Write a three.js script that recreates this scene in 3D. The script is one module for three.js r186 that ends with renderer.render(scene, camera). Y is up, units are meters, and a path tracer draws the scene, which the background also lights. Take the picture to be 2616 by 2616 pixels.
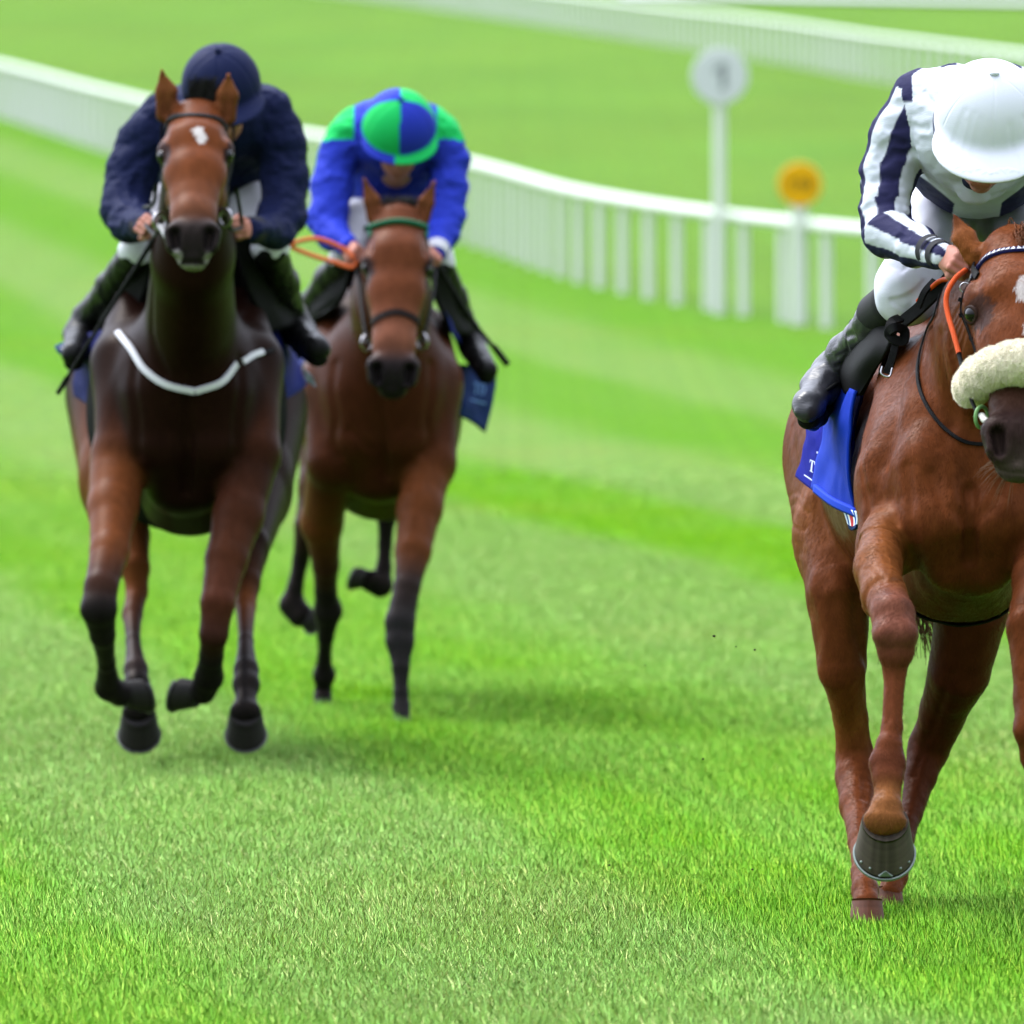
import * as THREE from 'three';
import { mergeGeometries } from 'three/addons/utils/BufferGeometryUtils.js';
import { FontLoader } from 'three/addons/loaders/FontLoader.js';
import { TextGeometry } from 'three/addons/geometries/TextGeometry.js';

// ---------------------------------------------------------------- camera, sky, sun, exposure
const scene = new THREE.Scene();
const CAM_H = 1.7, FOCAL = 23533, HALF = 1308, HORIZON = 528;      // focal length and picture height in photograph pixels
const camera = new THREE.PerspectiveCamera(2 * Math.atan(HALF / FOCAL) * 180 / Math.PI, 1, 1, 6000);
camera.position.set(0, CAM_H, 0);
camera.rotation.x = -Math.atan((HALF - HORIZON) / FOCAL);
camera.focus = 21.8;
camera.userData.fStop = camera.getFocalLength() / 52;               // a 52 mm wide aperture, as on a long sports lens
camera.updateMatrixWorld(true);
scene.add(camera);

const SUN_DIR = new THREE.Vector3(-0.42, 0.80, -0.40).normalize();  // high, behind the riders and to the left
{
  const w = 128, h = 64, data = new Float32Array(w * h * 4);
  for (let j = 0; j < h; j++) for (let i = 0; i < w; i++) {
    const el = ((j + 0.5) / h - 0.5) * Math.PI, az = ((i + 0.5) / w - 0.5) * 2 * Math.PI, o = (j * w + i) * 4;
    const up = Math.sin(el), x = Math.cos(az) * Math.cos(el), z = Math.sin(az) * Math.cos(el);
    const c = x * SUN_DIR.x + up * SUN_DIR.y + z * SUN_DIR.z;
    const over = up > 0 ? (1 + 2 * up) / 3 : 0.33;                  // the standard overcast sky: three times brighter overhead
    const glow = 0.95 * Math.pow(Math.max(0, (c + 0.25) / 1.25), 3);          // cloud is brighter round the hidden sun
    const L = 0.52 * over + glow;
    data[o] = L * 0.92; data[o + 1] = L * 0.98; data[o + 2] = L * 1.15; data[o + 3] = 1;
  }
  const sky = new THREE.DataTexture(data, w, h, THREE.RGBAFormat, THREE.FloatType);
  sky.mapping = THREE.EquirectangularReflectionMapping; sky.magFilter = sky.minFilter = THREE.LinearFilter; sky.needsUpdate = true;
  scene.background = sky; scene.environment = sky;
}
const sun = new THREE.DirectionalLight(new THREE.Color(1, 0.97, 0.92), 0.85);
sun.position.set(0, 0, -30).addScaledVector(SUN_DIR, 60); sun.target.position.set(0, 0, -30);
sun.castShadow = true; sun.shadow.radius = 45; sun.shadow.mapSize.set(4096, 4096);
Object.assign(sun.shadow.camera, { left: -30, right: 30, top: 30, bottom: -30, near: 1, far: 160 });
scene.add(sun, sun.target);
const renderer = new THREE.WebGLRenderer({ antialias: true });
renderer.toneMapping = THREE.LinearToneMapping;
renderer.toneMappingExposure = 4.7;
renderer.shadowMap.enabled = true;

// ---------------------------------------------------------------- helpers
const V = (x, y, z) => new THREE.Vector3(x, y, z);
const FWD = V(0, 0, -1).applyQuaternion(camera.quaternion), RIGHT = V(1, 0, 0), UPC = V(0, 1, 0).applyQuaternion(camera.quaternion);
// a point of the place: the direction of a picture point, taken to d metres down the course
function W(x, y, d) {
  const v = FWD.clone().addScaledVector(RIGHT, (x - HALF) / FOCAL).addScaledVector(UPC, (HALF - y) / FOCAL);
  return v.multiplyScalar(d / -v.z).add(camera.position);
}
const M = (px, d) => px * d / FOCAL;                                // that many picture points in metres, d metres away
let seed = 12345;
const rnd = () => { seed = (seed + 0x6d2b79f5) | 0; let t = Math.imul(seed ^ (seed >>> 15), 1 | seed); t = (t + Math.imul(t ^ (t >>> 7), 61 | t)) ^ t; return ((t ^ (t >>> 14)) >>> 0) / 4294967296; };
const lerp = (a, b, t) => a + (b - a) * t, clamp = (x, a, b) => Math.min(b, Math.max(a, x)), smooth = (a, b, x) => { const t = clamp((x - a) / (b - a), 0, 1); return t * t * (3 - 2 * t); };
const HASH = new Float32Array(4096); for (let i = 0; i < 4096; i++) HASH[i] = rnd() * 2 - 1;
const hsh = (x, y, z) => HASH[(Math.imul(x, 73856093) ^ Math.imul(y, 19349663) ^ Math.imul(z, 83492791)) & 4095];
function noise(x, y, z = 0) {
  const i = Math.floor(x), j = Math.floor(y), k = Math.floor(z); let u = x - i, v = y - j, w = z - k;
  u = u * u * (3 - 2 * u); v = v * v * (3 - 2 * v); w = w * w * (3 - 2 * w);
  const L = (a, b, t) => a + (b - a) * t;
  return L(L(L(hsh(i, j, k), hsh(i + 1, j, k), u), L(hsh(i, j + 1, k), hsh(i + 1, j + 1, k), u), v), L(L(hsh(i, j, k + 1), hsh(i + 1, j, k + 1), u), L(hsh(i, j + 1, k + 1), hsh(i + 1, j + 1, k + 1), u), v), w);
}
const fbm = (x, y, z = 0, n = 4) => { let s = 0, a = 0.5; for (let i = 0; i < n; i++) { s += a * noise(x, y, z); x *= 2.03; y *= 2.03; z *= 2.03; a *= 0.5; } return s; };
const used = {};
function numbered(n) { used[n] = (used[n] ?? -1) + 1; return used[n] ? n + '_' + String(used[n]).padStart(3, '0') : n; }
function thing(name, label, category, group) {
  const o = new THREE.Group(); o.name = numbered(name); o.userData = { label, category }; if (group) o.userData.group = group; scene.add(o); return o;
}
function mesh(name, geo, mat, parent, label) {
  const o = new THREE.Mesh(geo, mat); o.name = parent ? name : numbered(name); o.castShadow = o.receiveShadow = true; if (label) o.userData.label = label; (parent ?? scene).add(o); return o;
}
const std = (r, g, b, rough = 0.8, extra = {}) => new THREE.MeshPhysicalMaterial({ color: new THREE.Color(r, g, b), roughness: rough, specularIntensity: 0.25, side: THREE.DoubleSide, ...extra });
const phys = (r, g, b, rough = 0.8, extra = {}) => new THREE.MeshPhysicalMaterial({ color: new THREE.Color(r, g, b), roughness: rough, side: THREE.DoubleSide, ...extra });
function grey(w, h, f) { const d = new Uint8Array(w * h * 4); for (let y = 0; y < h; y++) for (let x = 0; x < w; x++) { const v = clamp(f(x, y) * 255, 0, 255) | 0, o = (y * w + x) * 4; d[o] = d[o + 1] = d[o + 2] = v; d[o + 3] = 255; }
  const t = new THREE.DataTexture(d, w, h); t.wrapS = t.wrapT = THREE.RepeatWrapping; t.magFilter = THREE.LinearFilter; t.minFilter = THREE.LinearMipmapLinearFilter; t.needsUpdate = true; return t; }
// periodic noise for textures
const pn = (x, y, w, h, fx, fy, s) => { const X = x / w * fx, Y = y / h * fy, i = Math.floor(X), j = Math.floor(Y); let u = X - i, v = Y - j; u = u * u * (3 - 2 * u); v = v * v * (3 - 2 * v); const H = (a, b) => hsh(((a % fx) + fx) % fx + s * 131, ((b % fy) + fy) % fy, s); return lerp(lerp(H(i, j), H(i + 1, j), u), lerp(H(i, j + 1), H(i + 1, j + 1), u), v); };
const furTex = grey(512, 512, (x, y) => 0.5 + 0.22 * pn(x, y, 512, 512, 128, 32, 1) + 0.16 * pn(x, y, 512, 512, 256, 64, 2) + 0.14 * pn(x, y, 512, 512, 32, 16, 3)); furTex.repeat.set(4, 4);
const weaveTex = grey(256, 256, (x, y) => 0.5 + 0.2 * Math.sin(x * Math.PI / 4) * Math.sin(y * Math.PI / 4) + 0.15 * pn(x, y, 256, 256, 64, 64, 5)); weaveTex.repeat.set(10, 10);
const leatherTex = grey(256, 256, (x, y) => 0.5 + 0.25 * pn(x, y, 256, 256, 64, 64, 7) + 0.2 * pn(x, y, 256, 256, 24, 24, 8)); leatherTex.repeat.set(6, 6);

// ---------------------------------------------------------------- solid modelling: smooth unions of elliptic bones, meshed with surface nets
const UNION = 0, CUT = 1, DENT = 2;
class Solid {
  constructor() { this.p = []; }
  // bone from a to b: [x, y, d, ru, rv] in picture points and metres down the course; o.c, o.c2 colours, o.k blend radius (m), o.u cross axis, o.cap axial radius factor
  bone(a, b, o = {}) {
    const A = W(a[0], a[1], a[2]), B = W(b[0], b[1], b[2]);
    return this.raw(A, B, [M(a[3], a[2]), M(a[4] ?? a[3], a[2])], [M(b[3], b[2]), M(b[4] ?? b[3], b[2])], o);
  }
  raw(A, B, ra, rb, o = {}) {
    let w = B.clone().sub(A), len = w.length(); if (len < 1e-5) { w = (o.axis ?? V(0, 1, 0)).clone(); len = 0; } w.normalize();
    let u = (o.u ?? V(1, 0, 0)).clone(); u.addScaledVector(w, -u.dot(w)); if (u.length() < 1e-3) u = V(0, 0, 1).addScaledVector(w, -w.z); u.normalize();
    const v = w.clone().cross(u);
    this._s = null; this.p.push({ t: o.op ?? UNION, ax: A.x, ay: A.y, az: A.z, wx: w.x, wy: w.y, wz: w.z, ux: u.x, uy: u.y, uz: u.z, vx: v.x, vy: v.y, vz: v.z, len, r0: ra[0], s0: ra[1], r1: rb[0], s1: rb[1],
      c0: (o.capr ?? 0), k: o.k ?? 0.04, c: o.c ?? this.col ?? [1, 1, 1], c2: o.c2 ?? o.c ?? this.col ?? [1, 1, 1] });
    return this;
  }
  chain(pts, o = {}) { for (let i = 0; i + 1 < pts.length; i++) this.bone(pts[i], pts[i + 1], { ...o, k: i < 2 ? o.k : o.k2 ?? o.k, c: pts[i][5] ?? o.c, c2: pts[i + 1][5] ?? pts[i][5] ?? o.c }); return this; }
  ball(a, o = {}) { return this.bone(a, a, { capr: o.rc ? M(o.rc, a[2]) : 0, ...o }); }
  // groove (amp > 0) or ridge (amp < 0) along picture points [x, y, d] or vectors
  dent(pts, width, amp) {
    this._s = null; if (!pts[0].isVector3) { (this.later ??= []).push([pts, width, amp]); return this; }
    const P = pts, segs = [];
    for (let i = 0; i + 1 < P.length; i++) { const w = P[i + 1].clone().sub(P[i]), len = w.length(); if (len < 1e-6) continue; w.normalize(); segs.push([P[i].x, P[i].y, P[i].z, w.x, w.y, w.z, len]); }
    this.p.push({ t: DENT, segs, w: width, amp }); return this;
  }
  // creases given by picture points are laid onto the finished surface
  settle() {
    const L = this.later ?? []; this.later = null; const f = this.field; this.field = null; const done = L.map(([pts, w, amp]) => { const P = pts.map((q) => W(q[0], q[1], q[2])), Q = []; for (let i = 0; i + 1 < P.length; i++) for (let k = 0; k < 4; k++) Q.push(this.snap(P[i].clone().lerp(P[i + 1], k / 4), 0)); Q.push(this.snap(P[P.length - 1], 0)); return [Q, w, amp]; });
    this.field = f; for (const d of done) this.dent(...d); return this;
  }
  d1(p, x, y, z) {
    if (p.t === DENT) { let m = 1e9; for (const s of p.segs) { const X = x - s[0], Y = y - s[1], Z = z - s[2], h = X * s[3] + Y * s[4] + Z * s[5], t = h < 0 ? 0 : h > s[6] ? s[6] : h, a = X - s[3] * t, b = Y - s[4] * t, c = Z - s[5] * t, q = a * a + b * b + c * c; if (q < m) m = q; } return Math.sqrt(m); }
    const X = x - p.ax, Y = y - p.ay, Z = z - p.az, h = X * p.wx + Y * p.wy + Z * p.wz;
    const t = h < 0 ? 0 : h > p.len ? p.len : h, f = p.len > 0 ? t / p.len : 0, ru = p.r0 + (p.r1 - p.r0) * f, rv = p.s0 + (p.s1 - p.s0) * f; this.f = f;
    const e = h - t, a = X * p.ux + Y * p.uy + Z * p.uz, b = X * p.vx + Y * p.vy + Z * p.vz, rc = p.c0 || (ru < rv ? ru : rv);
    const A = a / ru, B = b / rv, C = e / rc, k0 = Math.sqrt(A * A + B * B + C * C);
    if (k0 < 1e-5) return -Math.min(ru, rv, rc);
    const A1 = A / ru, B1 = B / rv, C1 = C / rc;
    return k0 * (k0 - 1) / Math.sqrt(A1 * A1 + B1 * B1 + C1 * C1);
  }
  at(list, x, y, z) {
    let d = 1e3, cut = 0;
    for (let i = 0; i < list.length; i++) { const p = list[i];
      if (p.t === UNION) { const e = this.d1(p, x, y, z), df = d - e, ab = df < 0 ? -df : df; if (ab < p.k) { const h = 1 - ab / p.k; d = (df < 0 ? d : e) - h * h * p.k * 0.25; } else if (df > 0) d = e; }
      else if (p.t === CUT) { const e = -this.d1(p, x, y, z), df = d - e, ab = df < 0 ? -df : df; if (ab < p.k) { const h = 1 - ab / p.k; d = (df > 0 ? d : e) + h * h * p.k * 0.25; } else if (df < 0) d = e; }
      else { const r = this.d1(p, x, y, z) / p.w; if (r < 3) d += p.amp * Math.exp(-r * r); } }
    if (this.field) d += this.field(x, y, z);
    return d;
  }
  sdf(v) { return this.at(this.sorted(), v.x, v.y, v.z); }
  sorted() { return this._s ?? (this._s = [...this.p].sort((a, b) => a.t - b.t)); }
  grad(v, e = 0.004) { const L = this.sorted(), f = (x, y, z) => this.at(L, x, y, z); return V(f(v.x + e, v.y, v.z) - f(v.x - e, v.y, v.z), f(v.x, v.y + e, v.z) - f(v.x, v.y - e, v.z), f(v.x, v.y, v.z + e) - f(v.x, v.y, v.z - e)).normalize(); }
  // the point where a ray from outside reaches the surface (plus an offset)
  cast(from, dir, off = 0.003, max = 2) { const p = from.clone(); let t = 0; for (let i = 0; i < 80; i++) { const d = this.sdf(p) - off; if (d < 0.0008) break; const s = Math.max(d * 0.7, 0.001); t += s; if (t > max) return null; p.addScaledVector(dir, s); } return p; }
  // nearest surface point along the gradient
  snap(v, off = 0.003) { const p = v.clone(); for (let i = 0; i < 24; i++) { const d = this.sdf(p) - off; if (Math.abs(d) < 0.0005) break; p.addScaledVector(this.grad(p), -d * 0.8); } return p; }
  build(cell, paint) {
    if (this.later) this.settle();
    const S = this.sorted(), U = S.filter((p) => p.t === UNION), lo = V(1e9, 1e9, 1e9), hi = V(-1e9, -1e9, -1e9);
    for (const p of U) for (const t of [0, p.len]) { const r = Math.max(p.r0, p.s0, p.r1, p.s1, p.c0) + 0.03, q = V(p.ax + p.wx * t, p.ay + p.wy * t, p.az + p.wz * t); lo.min(q.clone().subScalar(r)); hi.max(q.addScalar(r)); }
    const BS = 8, bx = Math.ceil((hi.x - lo.x) / cell / BS), by = Math.ceil((hi.y - lo.y) / cell / BS), bz = Math.ceil((hi.z - lo.z) / cell / BS), nx = bx * BS + 1, ny = by * BS + 1, nz = bz * BS + 1;
    const F = new Float32Array(nx * ny * nz).fill(1), lists = new Array(bx * by * bz), R = cell * BS * 0.87;
    for (let K = 0; K < bz; K++) for (let J = 0; J < by; J++) for (let I = 0; I < bx; I++) {
      const cx = lo.x + (I + 0.5) * BS * cell, cy = lo.y + (J + 0.5) * BS * cell, cz = lo.z + (K + 0.5) * BS * cell;
      let m = 1e3; const ds = [];
      for (const p of S) { const d = this.d1(p, cx, cy, cz); ds.push(d); if (p.t === UNION && d < m) m = d; }
      if (m > R * 1.3 + 0.03) continue;
      let near = false; const list = [];
      for (let i = 0; i < S.length; i++) { const p = S[i], d = ds[i];
        if (p.t === UNION ? d < m + 2.6 * R + p.k : p.t === CUT ? d < R * 1.4 + p.k : d < R + 3 * p.w) { list.push(p); if (p.t === CUT) near = true; } }
      const inside = m < -(R * 1.6 + 0.03) && !near;
      if (!inside) lists[(K * by + J) * bx + I] = list;
      for (let k = K * BS; k <= K * BS + BS; k++) for (let j = J * BS; j <= J * BS + BS; j++) { let o = (k * ny + j) * nx + I * BS; for (let i = I * BS; i <= I * BS + BS; i++, o++) F[o] = inside ? -1 : this.at(list, lo.x + i * cell, lo.y + j * cell, lo.z + k * cell); }
    }
    const idx = new Int32Array(nx * ny * nz).fill(-1), pos = [], nor = [], col = [], uv = [], tri = [];
    const CX = [0, 1, 0, 1, 0, 1, 0, 1], CY = [0, 0, 1, 1, 0, 0, 1, 1], CZ = [0, 0, 0, 0, 1, 1, 1, 1], E = [[0, 1], [2, 3], [4, 5], [6, 7], [0, 2], [1, 3], [4, 6], [5, 7], [0, 4], [1, 5], [2, 6], [3, 7]], f = new Float64Array(8), c = [0, 0, 0];
    const n3 = V(0, 0, 0);
    for (let K = 0; K < bz; K++) for (let J = 0; J < by; J++) for (let I = 0; I < bx; I++) { const list = lists[(K * by + J) * bx + I]; if (!list) continue; const un = list.filter((p) => p.t === UNION);
      for (let k = K * BS; k < K * BS + BS; k++) for (let j = J * BS; j < J * BS + BS; j++) for (let i = I * BS; i < I * BS + BS; i++) {
        let s = 0; for (let q = 0; q < 8; q++) { f[q] = F[((k + CZ[q]) * ny + j + CY[q]) * nx + i + CX[q]]; if (f[q] < 0) s++; }
        if (s === 0 || s === 8) continue;
        let x = 0, y = 0, z = 0, n = 0;
        for (const [a, b] of E) if (f[a] < 0 !== f[b] < 0) { const t = f[a] / (f[a] - f[b]); x += CX[a] + (CX[b] - CX[a]) * t; y += CY[a] + (CY[b] - CY[a]) * t; z += CZ[a] + (CZ[b] - CZ[a]) * t; n++; }
        x = lo.x + (i + x / n) * cell; y = lo.y + (j + y / n) * cell; z = lo.z + (k + z / n) * cell;
        const e = cell * 0.6; n3.set(this.at(list, x + e, y, z) - this.at(list, x - e, y, z), this.at(list, x, y + e, z) - this.at(list, x, y - e, z), this.at(list, x, y, z + e) - this.at(list, x, y, z - e)).normalize();
        const ds = []; let m = 1e3; c[0] = c[1] = c[2] = 0; let wsum = 0;
        for (const p of un) { const d = this.d1(p, x, y, z); ds.push(d, this.f); if (d < m) m = d; }
        for (let q = 0; q < un.length; q++) { const p = un[q], w = Math.exp(-(ds[q * 2] - m) / 0.012), g = ds[q * 2 + 1]; if (w < 1e-4) continue; wsum += w; for (let h = 0; h < 3; h++) c[h] += w * (p.c[h] + (p.c2[h] - p.c[h]) * g); }
        c[0] /= wsum; c[1] /= wsum; c[2] /= wsum;
        if (paint) paint(x, y, z, c, n3);
        idx[(k * ny + j) * nx + i] = pos.length / 3; pos.push(x, y, z); nor.push(n3.x, n3.y, n3.z); col.push(c[0], c[1], c[2]); uv.push(x - z, y);
      } }
    const quad = (a, b, cc, d, flip) => { if (a < 0 || b < 0 || cc < 0 || d < 0) return; if (!flip) tri.push(a, cc, b, a, d, cc); else tri.push(a, b, cc, a, cc, d); };
    for (let k = 1; k < nz - 1; k++) for (let j = 1; j < ny - 1; j++) for (let i = 1; i < nx - 1; i++) { const o = (k * ny + j) * nx + i; if (idx[o] < 0 && idx[o - 1] < 0 && idx[o - nx] < 0 && idx[o - nx * ny] < 0) continue; const s = F[o] < 0;
      if (s !== F[o + 1] < 0) quad(idx[o], idx[o - nx], idx[o - nx - nx * ny], idx[o - nx * ny], s);
      if (s !== F[o + nx] < 0) quad(idx[o], idx[o - nx * ny], idx[o - 1 - nx * ny], idx[o - 1], s);
      if (s !== F[o + nx * ny] < 0) quad(idx[o], idx[o - 1], idx[o - 1 - nx], idx[o - nx], s); }
    const g = new THREE.BufferGeometry();
    g.setAttribute('position', new THREE.Float32BufferAttribute(pos, 3)); g.setAttribute('normal', new THREE.Float32BufferAttribute(nor, 3)); g.setAttribute('color', new THREE.Float32BufferAttribute(col, 3)); g.setAttribute('uv', new THREE.Float32BufferAttribute(uv, 2)); g.setIndex(tri);
    return g;
  }
}
// ribbon of rectangular section along points; normals (one vector or one per point) face the flat side
function ribbon(pts, width, thick, normals, n = 40) {
  const cv = new THREE.CatmullRomCurve3(pts, false, 'centripetal'), pos = [], tri = [], uv = [];
  const N = (t) => { if (!Array.isArray(normals)) return normals.clone(); const f = t * (normals.length - 1), i = Math.min(normals.length - 2, Math.floor(f)); return normals[i].clone().lerp(normals[i + 1], f - i); };
  for (let i = 0; i <= n; i++) { const t = i / n, p = cv.getPoint(t), T = cv.getTangent(t), nn = N(t); nn.addScaledVector(T, -nn.dot(T)).normalize(); const s = T.clone().cross(nn).normalize(), wd = (typeof width === 'function' ? width(t) : width) / 2, h = thick / 2;
    for (const [a, b] of [[-1, -1], [-0.85, 1], [0.85, 1], [1, -1]]) { const q = p.clone().addScaledVector(s, a * wd).addScaledVector(nn, b * h); pos.push(q.x, q.y, q.z); uv.push((a + 1) / 2, t); }
    if (i) { const o = (i - 1) * 4; for (let k = 0; k < 4; k++) { const a = o + k, b = o + (k + 1) % 4; tri.push(a, b, b + 4, a, b + 4, a + 4); } } }
  tri.push(0, 2, 1, 0, 3, 2); const e = n * 4; tri.push(e, e + 1, e + 2, e, e + 2, e + 3);
  const g = new THREE.BufferGeometry(); g.setAttribute('position', new THREE.Float32BufferAttribute(pos, 3)); g.setAttribute('uv', new THREE.Float32BufferAttribute(uv, 2)); g.setIndex(tri); const q = g.toNonIndexed(); q.computeVertexNormals(); return q;
}
function rod(pts, r0, r1 = r0, n = 32, m = 8) {
  const cv = new THREE.CatmullRomCurve3(pts, false, 'centripetal'), g = new THREE.TubeGeometry(cv, n, 1, m, false), P = g.attributes.position, Nn = g.attributes.normal;
  for (let i = 0; i <= n; i++) { const c = cv.getPointAt(i / n), r = typeof r0 === 'function' ? r0(i / n) : lerp(r0, r1, i / n); for (let j = 0; j <= m; j++) { const o = i * (m + 1) + j; P.setXYZ(o, c.x + Nn.getX(o) * r, c.y + Nn.getY(o) * r, c.z + Nn.getZ(o) * r); } }
  return g;
}
// cloth or leather sheet with thickness through a grid of points (rows of equal length), smoothed both ways
function sheet(rows, thick, n = 24, m = 24, wave) {
  const curves = rows.map((r) => new THREE.CatmullRomCurve3(r, false, 'centripetal')), P = [];
  for (let i = 0; i <= n; i++) { const col = curves.map((c) => c.getPoint(i / n)), cv = new THREE.CatmullRomCurve3(col, false, 'centripetal'); P.push([]); for (let j = 0; j <= m; j++) P[i].push(cv.getPoint(j / m)); }
  const g = new THREE.BufferGeometry(), pos = [], uv = [], tri = [], N = [];
  for (let i = 0; i <= n; i++) { N.push([]); for (let j = 0; j <= m; j++) { const a = P[Math.min(n, i + 1)][j].clone().sub(P[Math.max(0, i - 1)][j]), b = P[i][Math.min(m, j + 1)].clone().sub(P[i][Math.max(0, j - 1)]); N[i].push(a.cross(b).normalize()); } }
  for (const s of [1, -1]) for (let i = 0; i <= n; i++) for (let j = 0; j <= m; j++) { const p = P[i][j].clone().addScaledVector(N[i][j], s * thick / 2 + (wave ? wave(i / n, j / m) : 0)); pos.push(p.x, p.y, p.z); uv.push(i / n, 1 - j / m); }
  const id = (s, i, j) => s * (n + 1) * (m + 1) + i * (m + 1) + j;
  for (let i = 0; i < n; i++) for (let j = 0; j < m; j++) { tri.push(id(0, i, j), id(0, i + 1, j), id(0, i + 1, j + 1), id(0, i, j), id(0, i + 1, j + 1), id(0, i, j + 1)); tri.push(id(1, i, j), id(1, i + 1, j + 1), id(1, i + 1, j), id(1, i, j), id(1, i, j + 1), id(1, i + 1, j + 1)); }
  const rim = (i, j, a, b) => tri.push(id(0, i, j), id(1, i, j), id(1, a, b), id(0, i, j), id(1, a, b), id(0, a, b));
  for (let i = 0; i < n; i++) { rim(i, 0, i + 1, 0); rim(i + 1, m, i, m); } for (let j = 0; j < m; j++) { rim(0, j + 1, 0, j); rim(n, j, n, j + 1); }
  g.setAttribute('position', new THREE.Float32BufferAttribute(pos, 3)); g.setAttribute('uv', new THREE.Float32BufferAttribute(uv, 2)); g.setIndex(tri); g.computeVertexNormals(); return g;
}
// ---------------------------------------------------------------- the course: turf rising behind, mown in stripes
const rise = (d) => 0.0355 * 8 * Math.log1p(Math.exp(clamp((d - 75) / 8, -30, 60))) * (d < 500 ? 1 : 1) - (d > 420 ? 0.0355 * (d - 420) * 0.7 : 0);
const height = (x, z) => rise(-z) + 0.06 * fbm(x * 0.05, z * 0.03, 3, 2) * smooth(60, 120, -z) - 0.03;
// tone of the mowing stripes (0 dark, lush; 1 pale, laid over) across the course
const STRIPES = [[-6, .5], [0.6, .3], [1.5, .2], [1.95, .3], [2.35, .95], [3.3, .85], [3.7, .2], [3.98, .12], [4.3, .34], [4.75, .22], [5.0, .34], [5.7, .85], [6.7, .85], [7.25, .05], [8.0, .1], [8.6, .95], [9.5, .85], [10.4, .08], [11.4, .15], [12, .9], [12.8, .8], [13.8, .1], [15, .15], [15.8, .8], [16.6, .75], [17.5, .12], [18.6, .15], [19.4, .6], [21, .3], [24, .5]];
function tone(x, z) {
  const d = -z, q = x + 0.14 * d + 0.10 * fbm(x * 1.3, z * 0.35, 1, 3) + 0.25 * fbm(x * 0.12, z * 0.06, 2, 2);
  let t = 0.5; for (let i = 0; i + 1 < STRIPES.length; i++) if (q >= STRIPES[i][0] && q < STRIPES[i + 1][0]) { t = lerp(STRIPES[i][1], STRIPES[i + 1][1], smooth(STRIPES[i][0], STRIPES[i + 1][0], q)); break; }
  if (q >= 24) t = 0.5 + 0.25 * Math.sin(q * 1.9);
  return clamp(t + 0.24 * fbm(x * 2.2, z * 0.9, 5, 3), 0, 1);
}
const DARK = [0.077, 0.212, 0.0008], PALE = [0.132, 0.232, 0.047], INFIELD = [0.099, 0.205, 0.021];
function groundAt(x, y) { let d = 40; for (let i = 0; i < 200; i++) { const w = W(x, y, d), h = height(w.x, w.z) - w.y; if (h > 0) break; d += 2; } let a = d - 2, b = d; for (let i = 0; i < 30; i++) { const m = (a + b) / 2, w = W(x, y, m); if (height(w.x, w.z) > w.y) b = m; else a = m; } const p = W(x, y, b); p.y = height(p.x, p.z); return p; }
const RAIL1 = [[-420, 190], [-150, 262], [0, 300], [280, 392], [700, 512], [1184, 622], [1502, 728], [1837, 797], [2195, 848], [2700, 905], [3300, 960]].map(([x, y]) => groundAt(x, y));
// the infield beyond the nearer rail is one unstriped meadow
function beyond(x, z) { if (x <= RAIL1[0].x) return z < RAIL1[0].z - (x - RAIL1[0].x) * -4 ? 1 : 0; for (let i = 0; i + 1 < RAIL1.length; i++) if (x < RAIL1[i + 1].x) { const t = (x - RAIL1[i].x) / (RAIL1[i + 1].x - RAIL1[i].x); return z < lerp(RAIL1[i].z, RAIL1[i + 1].z, t) ? 1 : 0; } return z < RAIL1[RAIL1.length - 1].z ? 1 : 0; }
function turf(x, z, out = [0, 0, 0]) {
  const y = smooth(0.1, 0.5, fbm(x * 0.7, z * 0.35, 21, 3)) * 0.35;
  if (beyond(x, z)) { const m = 1 + 0.16 * fbm(x * 0.3, z * 0.12, 8, 3); for (let c = 0; c < 3; c++) out[c] = INFIELD[c] * m; out[0] *= 1 + 0.12 * fbm(x * 0.2, z * 0.1, 18, 2); return out; }
  const t = tone(x, z); for (let c = 0; c < 3; c++) out[c] = lerp(DARK[c], PALE[c], t);
  out[0] += y * 0.025; out[1] -= y * 0.01;
  return out;
}
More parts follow.
